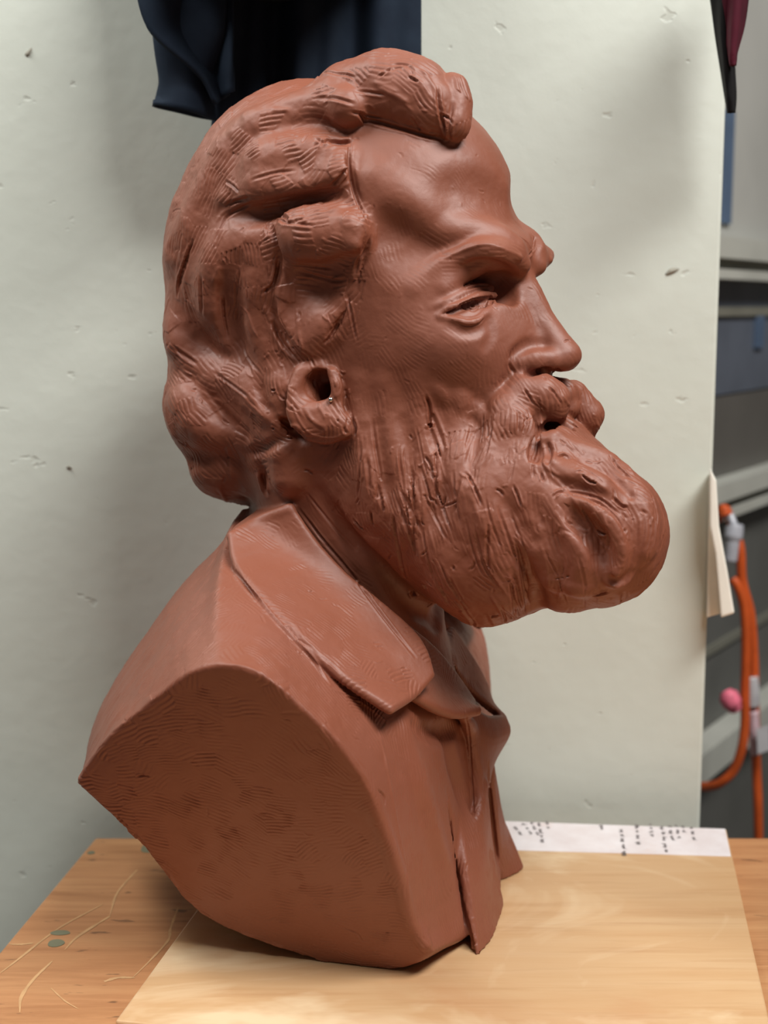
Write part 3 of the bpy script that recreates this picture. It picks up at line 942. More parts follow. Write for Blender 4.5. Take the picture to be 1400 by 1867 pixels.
def face_forms():
    F_ = FACE
    # brow mass, cheek bones, maxilla
    ellipsoid(at(905, 462, l=48), (44, 74, 34), 34, F_, mir=True)
    ellipsoid(at(815, 622, l=112), (75, 58, 60), 45, F_, mir=True)
    ellipsoid(at(700, 560, l=135), (90, 40, 130), 40, F_, mir=True)
    ellipsoid(at(830, 660, l=0), (165, 120, 130), 60, F_)
    # temple hollow and the furrows of the brow
    stroke([(690, 430, 40), (740, 450, 50), (790, 440, 36)], p=9, k=40, sub=True, mir=True)
    stroke([(690, 320, 30), (740, 365, 26), (785, 405, 22), (820, 425, 16)], p=6, k=26, lab=F_, mir=True)
    stroke([(830, 345, 30), (880, 350, 34), (925, 375, 26)], p=5, k=30, sub=True, mir=True)
    stroke([(810, 425, 16), (865, 412, 18), (915, 420, 18), (950, 445, 14)], p=6, k=20, lab=F_, mir=True)
    # eye sockets
    ellipsoid(at(880, 524, l=92), (34, 56, 26), 20, sub=True, mir=True)
    ellipsoid(at(918, 528, l=54), (30, 20, 30), 16, sub=True, mir=True)
    # nose
    tube([at(942, 505, l=0), at(962, 538, l=0), at(982, 585, l=0), at(1014, 632, l=0)], [24, 25, 27, 28], 14, F_)
    tube([at(905, 560, l=6), at(920, 610, l=14), at(950, 645, l=12)], [26, 40, 40], 24, F_, mir=True)
    ellipsoid(at(1024, 648, l=0), (33, 32, 27), 10, F_)
    tube([at(950, 660, l=54), at(972, 656, l=46), at(1002, 656, l=30), at(1022, 656, l=14)], [22, 20, 17, 18], 8, F_, mir=True, kin=8)
    stroke([(930, 672, 7), (938, 646, 8), (962, 630, 9), (990, 628, 8)], p=7, k=10, sub=True, mir=True)
    tube([at(962, 684, l=40), at(990, 680, l=32), at(1012, 678, l=20)], [9, 11, 8], 5, sub=True, mir=True)
    # brow ridge, folded over the outer lid
    stroke([(760, 520, 14), (798, 490, 15), (837, 470, 15), (880, 457, 15), (910, 461, 15), (938, 474, 14), (958, 486, 12)], p=14, k=18, lab=F_, tip=(1, 0.5), mir=True)
    stroke([(842, 488, 9), (880, 480, 11), (915, 488, 12), (940, 504, 10)], p=9, k=10, sub=True, mir=True)
    stroke([(820, 462, 6), (860, 448, 7), (895, 448, 7), (930, 460, 6), (952, 470, 5)], p=4, k=6, lab=F_, mir=True)
    stroke([(985, 412, 8), (978, 440, 8), (972, 462, 7)], p=7, k=10, sub=True, smooth=3)
    stroke([(795, 540, 20), (830, 512, 22), (862, 500, 20)], p=12, k=16, lab=F_, tip=(1, 0.4), mir=True)
    # eyeball, lids and the pouch below
    c = at(845, 557, l=88)
    ellipsoid(c, (46, 46, 40), 8, sub=True, mir=True)
    ellipsoid(c, (40, 40, 40), 2, EYE, mir=True)
    stroke([(786, 560, 8), (812, 553, 9), (840, 538, 9), (868, 528, 9), (892, 526, 8)], p=11, k=5, lab=F_, tip=(1, 0.0), mir=True)
    stroke([(798, 574, 6), (820, 561, 6), (846, 548, 6), (872, 538, 6), (894, 536, 6)], p=13, k=3, lab=F_, tip=(0.8, 0.0), mir=True)
    stroke([(818, 572, 5), (842, 562, 6), (868, 553, 6), (888, 549, 5)], p=6, k=4, sub=True, tip=(0.6, 0.3), mir=True)
    stroke([(802, 578, 5), (826, 583, 6), (850, 590, 6), (869, 587, 6), (886, 574, 6), (896, 552, 6)], p=8, k=4, lab=F_, tip=(0.7, 0.2), mir=True)
    stroke([(822, 597, 7), (848, 606, 8), (876, 600, 7), (893, 582, 6)], p=3, k=10, sub=True, mir=True)
    stroke([(893, 585, 8), (896, 610, 10), (885, 632, 8)], p=3, k=10, sub=True, mir=True)
    stroke([(932, 676, 7), (922, 705, 10), (905, 738, 9)], p=5, k=14, sub=True, mir=True)

def beard_forms():
    B, M = BEARD, TACHE
    # moustache: two rolls under the nose, each drooping into a lobe
    tube([at(925, 722, l=72), at(955, 716, l=64), at(985, 722, l=52), at(1004, 734, l=42), at(1011, 752, l=38)], [18, 29, 34, 32, 17], 12, M, kin=12)
    tube([at(985, 714, l=-30), at(1024, 720, l=-34), at(1036, 742, l=-34)], [26, 28, 20], 8, M)
    tube([at(1045, 720, l=-70), at(1066, 756, l=-84), at(1060, 790, l=-90)], [26, 33, 24], 8, M)
    tube([at(926, 742, l=92), at(936, 776, l=92), at(942, 815, l=84), at(936, 870, l=84)], [24, 35, 34, 18], 24, M, kin=14)
    # mouth and the tuft under it
    ellipsoid(at(1000, 776, l=18), (26, 34, 11), 5, sub=True)
    ellipsoid(at(1002, 792, l=0), (26, 34, 14), 6, LIPS)
    ellipsoid(at(1018, 792, l=-40), (30, 40, 26), 12, BEARD)
    stroke([(984, 800, 12), (986, 826, 14), (1000, 846, 10)], p=9, k=12, sub=True)
    stroke([(976, 742, 7), (981, 765, 8), (981, 795, 9), (972, 838, 9)], p=19, k=6, sub=True, tip=(1, 0.6), smooth=3)
    stroke([(981, 791, 10), (994, 780, 13), (1008, 771, 13), (1026, 767, 11), (1042, 778, 9)], p=24, k=4, sub=True, tip=(0.3, 0.5), smooth=3)
    stroke([(1036, 728, 6), (1042, 750, 8), (1043, 778, 9)], p=16, k=5, sub=True, tip=(0.8, 0.2), smooth=3)
    stroke([(1000, 798, 9), (1014, 790, 10), (1024, 794, 8)], p=7, k=6, lab=B, tip=(0.5, 0.5))
    stroke([(962, 683, 6), (986, 677, 8), (1012, 675, 6)], p=14, k=4, sub=True, tip=(0.6, 0.4), smooth=2)
    # the long locks of the chin
    def lock(pts, p=14, k=10, tip=(0.7, 0.2), mir=False): stroke(pts, p=p, k=k, lab=B, tip=tip, smooth=3, mir=mir)
    def groove(pts, p=10, k=8, tip=(1, 0.6), mir=False): stroke(pts, p=p, k=k, sub=True, tip=tip, smooth=3, mir=mir)
    lock([(1015, 800, 14), (1060, 815, 20), (1110, 842, 24), (1160, 890, 30), (1185, 945, 30), (1180, 1000, 26)], p=14)
    lock([(1008, 848, 20), (1050, 868, 22), (1095, 888, 20), (1130, 915, 18)], p=19, tip=(0.4, 0.8))
    lock([(1130, 880, 24), (1165, 920, 28), (1172, 970, 28), (1165, 1010, 22)], p=8)
    lock([(1030, 916, 20), (1078, 925, 24), (1118, 955, 26), (1138, 1000, 28), (1128, 1046, 28)], p=23, tip=(0.6, 0.1))
    lock([(985, 890, 26), (1015, 930, 28), (1048, 980, 28), (1058, 1030, 30), (1050, 1075, 30)], p=12)
    lock([(960, 960, 30), (990, 1010, 34), (1005, 1060, 34)], p=10)
    tube([at(1040, 1030, l=46), at(1034, 1066, l=50)], [52, 43], 26, B)
    tube([at(876, 1040, l=80), at(884, 1052, l=70)], [84, 80], 40, B, mir=True)
    groove([(1030, 892, 7), (1075, 900, 9), (1120, 922, 10), (1150, 960, 12), (1162, 1002, 14), (1158, 1036, 16), (1146, 1060, 16)], p=15, k=14, tip=(1, 0.0))
    groove([(1015, 908, 9), (1045, 938, 16), (1068, 962, 19), (1092, 992, 18), (1102, 1030, 14), (1100, 1062, 10)], p=19, k=16, tip=(1, 1))
    groove([(1060, 845, 6), (1110, 865, 7), (1150, 905, 7)], p=6, k=5)
    groove([(940, 1010, 9), (962, 1050, 12), (974, 1090, 16), (978, 1110, 16)], p=14, k=16, tip=(1, 0))
    groove([(1100, 1050, 8), (1130, 1062, 8), (1150, 1046, 7)], p=8)
    # the side of the beard
    lock([(905, 748, 16), (893, 800, 20), (880, 860, 22), (890, 930, 24)], p=7, mir=True, k=22)
    lock([(832, 735, 18), (838, 810, 26), (846, 890, 30), (872, 960, 24)], p=9, mir=True, k=24, tip=(1, 1))
    lock([(765, 700, 16), (772, 780, 24), (790, 860, 24)], p=7, mir=True, k=22, tip=(1, 1))
    lock([(700, 705, 18), (716, 790, 26), (735, 880, 24)], p=5, mir=True, k=24, tip=(1, 1))
    lock([(655, 700, 14), (660, 780, 22), (672, 870, 24), (692, 950, 22)], p=7, mir=True, k=24, tip=(1, 1))
    groove([(778, 735, 5), (783, 775, 6), (800, 830, 6), (812, 880, 5)], p=6, k=6, mir=True)
    groove([(735, 770, 8), (746, 830, 10), (748, 880, 8)], p=4, k=14, mir=True)
    groove([(868, 770, 7), (861, 820, 9), (858, 870, 8)], p=5, k=12, mir=True)
    groove([(690, 780, 8), (694, 850, 10), (715, 920, 9)], p=4, k=14, mir=True)
    groove([(812, 905, 12), (775, 960, 16), (740, 1010, 12)], p=5, k=20, mir=True)
    lock([(735, 930, 34), (770, 985, 40), (810, 1040, 34)], p=6, mir=True, k=30, tip=(1, 1))
    lock([(880, 985, 40), (920, 1045, 46), (930, 1095, 30)], p=8, k=30, tip=(1, 0.6))
    groove([(915, 905, 9), (938, 945, 11), (970, 985, 9)], p=6, k=16)
    for u, v, r in ((805, 712, 15), (848, 728, 14), (880, 750, 12)):
        stroke([(u - 10, v - 6, r), (u + 4, v + 16, r)], p=4, k=10, lab=B, mir=True, tip=(0.5, 0.8))
    # under the jaw
    groove([(585, 900, 14), (640, 984, 20), (680, 1024, 22), (710, 1056, 22), (752, 1096, 22), (800, 1130, 20)], p=22, k=14, tip=(1, 0.2), mir=True)

def ear_forms():
    back = lift([(546, 678), (536, 705), (531, 738), (540, 766), (566, 792)], [2, 10, 18, 20, 14], 2)
    midl = lift([(578, 674), (576, 705), (580, 745), (588, 775), (602, 798)], [2, 8, 14, 18, 14], 2)
    frnt = lift([(606, 678), (616, 706), (620, 738), (630, 760), (638, 790)], [2, 6, 8, 12, 10], 2)
    for q in (lambda x: x, mirror):
        sheet([q(back), q(midl), q(frnt)], 9, 6, EAR, n=9)
    c = lift([(576, 712)], 16)[0]
    ellipsoid(c, (34, 30, 30), 8, sub=True, mir=True)
    c = lift([(584, 700)], 2)[0]
    ellipsoid(c, (25, 38, 26), 6, sub=True, mir=True)
    c = lift([(596, 716)], 0)[0]
    ellipsoid(c, (15, 46, 17), 4, sub=True, mir=True)
    stroke([(606, 680, 9), (614, 705, 10), (612, 722, 8)], p=8, k=4, lab=EAR, mir=True, tip=(0.4, 0.6))
    stroke([(600, 768, 20), (618, 776, 18)], p=5, k=12, lab=EAR, mir=True, tip=(0.2, 0.2))
    stroke([(512, 768, 9), (532, 784, 12), (556, 806, 11)], p=22, k=5, sub=True, mir=True, tip=(0.8, 0.8))
    stroke([(588, 668, 8), (560, 664, 10), (540, 676, 8)], p=-1, k=6, lab=HAIR, mir=True)

def tmirror(p):
    return mirror(p, TL, TO)

def coat_forms():
    C = COAT
    # rounded rim where the arm is cut off, front edge of the coat
    stroke([(690, 1460, 12), (712, 1540, 12), (735, 1620, 12), (748, 1680, 12), (775, 1725, 12)], p=5, k=8, lab=C, tip=(1, 0.4), mir=False)
    # the near front of the coat: three upright planes and the open slit
    stroke([(742, 1330, 26), (765, 1420, 30), (800, 1540, 30), (838, 1680, 28)], p=8, k=18, lab=C, tip=(1, 0.2))
    # raised lapel under the collar
    T_ = lift([(704, 1130), (760, 1172), (804, 1222), (842, 1282)], [10, 12, 12, 16], 2)
    M_ = lift([(698, 1180), (748, 1226), (790, 1264), (836, 1294)], [16, 20, 22, 24], 2)
    B_ = lift([(690, 1246), (742, 1288), (790, 1308), (840, 1300)], [20, 28, 32, 30], 2)
    sheet([T_, M_, B_], 10, 5, LAPEL, n=14)
    # fold of the coat running down from the lapel
    stroke([(846, 1296, 12), (853, 1340, 13), (859, 1410, 12), (864, 1480, 9), (868, 1540, 6)], p=20, k=8, lab=C, tip=(0.1, 1), smooth=3)
    stroke([(752, 1328, 14), (796, 1336, 18), (834, 1326, 12)], p=12, k=14, sub=True, tip=(1, 0.4), smooth=3)
    stroke([(812, 1345, 18), (828, 1400, 22), (848, 1475, 14)], p=13, k=16, sub=True, tip=(0.4, 1), smooth=3)
    # far lapel
    A = [tor(848, 1290, 30), tor(856, 1330, 30), tor(866, 1385, 20), tor(878, 1430, 0)]
    M_ = [tor(885, 1312, -30), tor(890, 1345, -25), tor(886, 1385, -30), tor(884, 1430, -40)]
    B_ = [tor(916, 1312, -110), tor(923, 1334, -112), tor(906, 1366, -110), tor(888, 1395, -100)]
    sheet([A, M_, B_], 9, 6, LAPEL, n=12)
    A = [tor(815, 1200, -20), tor(846, 1246, -60), tor(885, 1285, -95), tor(914, 1306, -115)]
    B_ = [tor(822, 1150, -90), tor(856, 1200, -120), tor(884, 1252, -140), tor(890, 1284, -150)]
    sheet([A, B_], 8, 5, LAPEL, n=8)
    tube([tor(816, 1216, -14), tor(846, 1262, -40), tor(876, 1290, -75), tor(902, 1303, -100)], [10, 15, 13, 7], 5, sub=True)
    # slit of the front and the flaps beside it
    A = [tor(826, 1440, 60), tor(845, 1570, 126), tor(858, 1670, 150), tor(868, 1742, 170)]
    M_ = [tor(862, 1500, 60), tor(874, 1580, 80), tor(884, 1660, 90), tor(890, 1708, 105)]
    B_ = [tor(880, 1430, 0), tor(887, 1513, 0), tor(897, 1585, -10), tor(909, 1648, -20)]
    sheet([A, M_, B_], 9, 8, C, n=14)
    stroke([(814, 1436, 4), (826, 1520, 6), (837, 1610, 7), (852, 1690, 7), (859, 1738, 6)], p=16, k=4, sub=True, tip=(1, 0.5))
    # far front of the coat
    A = [tor(890, 1385, -110), tor(900, 1480, -130), tor(908, 1560, -140), tor(914, 1612, -150)]
    M_ = [tor(893, 1400, -150), tor(907, 1480, -165), tor(922, 1560, -172), tor(934, 1600, -175)]
    B_ = [tor(886, 1400, -200), tor(906, 1480, -205), tor(930, 1540, -205), tor(946, 1580, -205)]
    sheet([A, M_, B_], 9, 6, C, n=12)

def collar_forms():
    L_ = COLLAR
    outer = [(424, 985), (433, 1040), (466, 1086), (521, 1150), (571, 1208), (618, 1258), (684, 1306)]
    mid = [(474, 952), (505, 1004), (552, 1055), (608, 1118), (656, 1178), (694, 1228), (728, 1282)]
    inner = [(536, 925), (580, 985), (632, 1047), (686, 1122), (724, 1176), (746, 1212), (760, 1250)]
    A = lift(outer, [6, 10, 10, 11, 14, 22, 28], 3); B_ = lift(mid, [12, 16, 16, 17, 20, 26, 32], 3); D = lift(inner, [14, 24, 32, 34, 34, 34, 34], 3)
    B_ = 0.5 * B_ + 0.25 * (A + D)
    sheet([A, B_, D], 9, 4, L_, n=20)
    sheet([tmirror(A), tmirror(B_), tmirror(D)], 9, 4, L_, n=20)
    # round the back of the neck
    e = [A[0], B_[0], D[0]]; f = [tmirror(q) for q in e]
    mids = []
    for p, q in zip(e, f):
        m = 0.5 * (p + q) - TF * 18 + UPV * 4
        mids.append(m)
    rows = [[p, 0.5 * (p + m) - TF * 14, m, 0.5 * (q + m) - TF * 14, q] for p, q, m in zip(e, f, mids)]
    sheet(rows, 9, 6, L_, n=12)

def sculpt():
    hair_forms()
    face_forms()
    beard_forms()
    ear_forms()
    coat_forms()
    collar_forms()
    trim_base()

def trim_base():
    """cut everything level where the bust stands on the board"""
    q = from_torso(np.array([[x, y, z] for x in (-640, 420) for y in (-90, 60) for z in (-400, 400)], float))
    s, g = V.box(q.min(0), q.max(0))
    h = HB + (g[0] * 0 + g[1] * np.float32(UPV[1]) + (g[2] - np.float32(FPX)) * np.float32(UPV[2]))
    V.F[s] = np.maximum(V.F[s], 1.0 - h)
# ---------------------------------------------------------------- tool marks, cracks and crumbs in the clay
# running direction of the modelling marks: (u, v, degrees below the horizontal to the right)
FLOW = [(430, 240, -28), (560, 200, -14), (420, 320, -30), (540, 290, -8), (600, 330, -24), (480, 370, -22), (560, 430, 4), (640, 420, -16), (600, 480, 10),
        (350, 320, 118), (330, 430, 112), (380, 480, 110), (340, 560, 100), (420, 560, 95), (470, 520, 92), (520, 580, 80), (580, 600, 60), (620, 560, -40),
        (340, 660, 42), (400, 720, 40), (470, 760, 36), (380, 800, 60), (440, 850, 70), (520, 850, -20), (500, 700, 70),
        (640, 150, 20), (700, 200, 14), (760, 200, 45), (830, 200, 85), (700, 130, 30),
        (700, 300, 20), (800, 300, 30), (900, 320, 60), (720, 450, 75), (760, 480, 40), (860, 460, -10), (780, 600, 20), (850, 640, 50), (960, 580, 60), (900, 700, 60),
        (700, 740, 80), (770, 780, 75), (740, 860, 70), (680, 900, 80), (840, 800, 95), (850, 900, 80), (900, 860, 110), (900, 980, 75), (800, 1000, 70), (740, 980, 80), (880, 1080, 50),
        (980, 730, 35), (940, 790, 100), (1040, 740, 60), (1080, 770, 60), (1050, 850, 30), (1100, 900, 40), (1160, 920, 60), (1090, 960, 55), (1130, 1000, 80), (1030, 1010, 75), (1000, 1060, 95), (1180, 990, 110),
        (500, 1020, 50), (600, 1150, 48), (700, 1230, -35), (560, 1080, 20), (380, 1120, 100), (300, 1200, 115), (520, 1230, 60),
        (300, 1400, -30), (400, 1300, 10), (560, 1340, 40), (420, 1480, 20), (600, 1500, -25), (500, 1620, -10), (660, 1600, -35), (400, 1600, 35), (620, 1700, 5),
        (760, 1480, 80), (800, 1600, 75), (870, 1550, 80), (840, 1380, 85), (930, 1540, 65)]
#        marks per part: share of patches marked, depth, spacing
MARKS = {1: (0.55, 0.26, 6.0), 2: (0.6, 0.8, 7.6), 3: (0.55, 0.7, 7.2), 4: (0.8, 0.7, 6.8), 5: (0.5, 0.5, 8.0), 6: (0.8, 0.6, 6.6), 7: (0.5, 0.5, 7.0), 9: (0.4, 0.3, 7.0), 10: (0.9, 1.0, 7.0)}

CRACKS = [  # polyline, half width, depth
    ([(352, 440), (338, 482), (328, 512), (324, 540)], 2.6, 5), ([(506, 392), (520, 396), (522, 404), (508, 400)], 3, 4), ([(576, 252), (588, 258), (602, 256)], 2.6, 4.5), ([(588, 258), (586, 266)], 2, 3),
    ([(507, 477), (504, 498), (496, 520), (478, 535)], 2.4, 5), ([(484, 430), (488, 410), (496, 400)], 2, 3), ([(497, 584), (508, 612), (526, 640), (541, 656)], 3.2, 5), ([(591, 627), (604, 612), (618, 588)], 2.4, 4),
    ([(406, 540), (408, 570), (415, 615)], 2.0, 4), ([(636, 306), (622, 322), (604, 340)], 3.2, 4.5), ([(597, 258), (620, 262), (642, 258)], 3, 4), ([(655, 205), (662, 215), (668, 224)], 3.5, 5),
    ([(478, 862), (481, 880), (484, 900)], 4, 7), ([(676, 432), (668, 452), (656, 472), (646, 500)], 2.6, 4), ([(640, 250), (636, 290), (640, 330), (652, 370), (672, 410)], 2.2, 3), ([(410, 330), (425, 340), (436, 352)], 2.2, 3),
    ([(797, 160), (800, 190), (806, 220), (812, 246)], 2.6, 4.5), ([(806, 210), (818, 216), (824, 226)], 2, 4), ([(660, 216), (720, 232), (770, 246), (806, 254)], 3, 5), ([(812, 255), (830, 259), (848, 252)], 2.6, 4),
    ([(716, 116), (742, 120), (752, 134), (746, 142)], 2.4, 2), ([(690, 140), (704, 132), (712, 124)], 1.6, 3),
    ([(776, 722), (783, 742), (784, 778)], 2.2, 5), ([(783, 772), (785, 780)], 3, 7), ([(774, 832), (784, 846), (790, 862)], 1.8, 4), ([(849, 862), (860, 878), (872, 905), (878, 922)], 1.8, 4), ([(812, 906), (806, 930)], 2, 4),
    ([(836, 898), (830, 915), (808, 924)], 1.6, 3), ([(646, 948), (660, 966)], 2.2, 6), ([(676, 934), (680, 958)], 2.2, 6), ([(774, 1068), (777, 1076)], 3.2, 7), ([(750, 1078), (756, 1088)], 3, 7), ([(895, 1124), (908, 1122)], 3, 5),
    ([(956, 710), (964, 722), (972, 736)], 1.6, 4), ([(936, 886), (944, 905), (951, 926)], 1.8, 4), ([(1060, 864), (1072, 876), (1088, 882)], 1.8, 4), ([(1118, 908), (1132, 922), (1144, 926)], 2.2, 5), ([(1032, 896), (1070, 902), (1100, 914), (1128, 938)], 1.6, 3.5),
    ([(1030, 902), (1066, 908), (1098, 922), (1122, 944), (1140, 972)], 1.6, 3), ([(1086, 964), (1094, 972), (1104, 974)], 2.2, 5), ([(1080, 1087), (1092, 1084), (1108, 1080)], 2.6, 5), ([(1010, 1056), (1024, 1054), (1038, 1050)], 1.6, 3),
    ([(1112, 830), (1126, 852), (1150, 872)], 1.8, 4), ([(1018, 832), (1030, 830), (1040, 838)], 2, 5), ([(998, 806), (1002, 826), (996, 846)], 4, 6), ([(986, 862), (990, 876)], 2, 4), ([(1010, 906), (1018, 898), (1028, 896)], 1.8, 4),
    ([(430, 1042), (460, 1082), (500, 1128), (540, 1172), (572, 1208), (598, 1246)], 2.6, 6),
    ([(846, 1290), (855, 1340), (860, 1420), (864, 1490)], 1.6, 2), ([(890, 1385), (892, 1440), (900, 1510), (908, 1580)], 2.6, 5),
    ([(806, 574), (822, 566), (838, 557), (868, 545), (892, 541)], 1.6, 3.5), ([(832, 588), (852, 594), (872, 590), (884, 580)], 1.8, 1.6), ([(850, 527), (872, 521), (893, 520)], 1.8, 3), ([(893, 540), (897, 548), (892, 556)], 2.4, 5),
    ([(930, 646), (928, 664), (938, 682)], 2.6, 3), ([(975, 432), (972, 452), (964, 470)], 2, 3), ([(946, 430), (962, 444), (970, 460)], 2, 2), ([(1028, 624), (1034, 620), (1040, 622)], 1.2, 2), ([(634, 540), (640, 570), (650, 620)], 2, 2.5),
    ([(510, 762), (530, 776), (556, 800)], 4, 6), ([(641, 760), (648, 780), (646, 796)], 2.6, 5), ([(560, 900), (610, 962), (650, 1004)], 2, 2), ([(545, 928), (590, 986), (640, 1046), (697, 1122), (757, 1198)], 2.4, 3),
    ([(688, 1440), (700, 1452), (702, 1470)], 1.8, 3), ([(250, 1415), (262, 1414), (274, 1415)], 1.6, 2), ([(622, 1690), (648, 1700), (660, 1716)], 1.6, 1.6), ([(700, 1760), (720, 1764), (742, 1762)], 2.4, 3)]
RIDGES = [([(455, 469), (455, 478)], 1, 1), ([(436, 556), (450, 570), (460, 596), (470, 616)], 2, 2.2), ([(541, 681), (533, 735), (560, 786), (604, 798), (636, 786)], 1.8, 1.6), ([(690, 1330), (706, 1400), (720, 1480), (742, 1600), (748, 1660)], 3, 1.8),
          ([(600, 1330), (640, 1376), (676, 1432)], 3, 1.6), ([(400, 1211), (460, 1220), (530, 1268)], 2.6, 1.2), ([(798, 479), (837, 459), (877, 446), (903, 448), (929, 459), (955, 469)], 2.6, 1.6), ([(604, 1256), (640, 1270), (672, 1290), (708, 1318)], 2.6, 1.6),
          ([(905, 742), (898, 790), (886, 850)], 3, 1.6), ([(772, 842), (766, 850), (760, 846)], 1.6, 2), ([(829, 575), (850, 580), (870, 577), (886, 562)], 1.8, 1.4)]

def bins():
    k = 1 - P[:, 2] / FPX
    U = P[:, 0] / k + 700; W = P[:, 1] / k + 933.5
    front = ((np.array([0, 0, FPX]) - P) * N).sum(1) > 0
    b = (np.clip(W, 0, 1866) // 16).astype(np.int64) * 100 + (np.clip(U, 0, 1399) // 16).astype(np.int64)
    b[~front] = -1
    o = np.argsort(b, kind='stable')
    st = np.searchsorted(b[o], np.arange(0, 11800)); en = np.searchsorted(b[o], np.arange(0, 11800), side='right')
    return U, W, o, st, en

def near(Bn, u0, v0, u1, v1):
    U, W, o, st, en = Bn
    out = []
    for r in range(max(0, int(v0) // 16), min(116, int(v1) // 16) + 1):
        a, b = r * 100 + max(0, int(u0) // 16), r * 100 + min(87, int(u1) // 16)
        if en[b] > st[a]: out.append(o[st[a]:en[b]])
    return np.concatenate(out) if out else np.zeros(0, int)

def scratch(Bn, disp, pts, w, depth, burr=0.35, flat=False):
    """a fine groove (depth > 0) or thread (depth < 0) drawn on the visible clay"""
    A = resample(np.array(pts, float), 4.0)
    m = 4 * w + 4
    idx = near(Bn, A[:, 0].min() - m, A[:, 1].min() - m, A[:, 0].max() + m, A[:, 1].max() + m)
    if len(idx) == 0: return
    S = surf(A, 1)
    if S is None: return
    p = P[idx]
    best = np.full(len(idx), 1e9); tt = np.zeros(len(idx))
    n = len(S)
    for i in range(n - 1):
        ab = S[i + 1] - S[i]; L2 = ab @ ab + 1e-6
        t = np.clip(((p - S[i]) @ ab) / L2, 0, 1)
        d = np.linalg.norm(p - S[i] - t[:, None] * ab, axis=1)
        c = d < best
        best[c] = d[c]; tt[c] = (i + t[c]) / (n - 1)
    env = np.clip(np.minimum(tt, 1 - tt) * 5 + 0.15, 0, 1)
    g = -depth * np.exp(-(best / w) ** 2) + abs(depth) * burr * np.exp(-((best - 2.0 * w) / (0.8 * w)) ** 2) * (depth > 0)
    g *= env * (best < m)
    disp[idx] = np.where(np.abs(g) > np.abs(disp[idx]), g, disp[idx])

def flow_at(u, v, rng):
    d = [((u - a) ** 2 + (v - b) ** 2 + 400.0, c) for a, b, c in FLOW]
    d.sort(); s = c_ = 0.0
    for q, ang in d[:3]:
        w = 1 / q ** 1.5; s += w * math.sin(2 * math.radians(ang)); c_ += w * math.cos(2 * math.radians(ang))
    return 0.5 * math.atan2(s, c_)

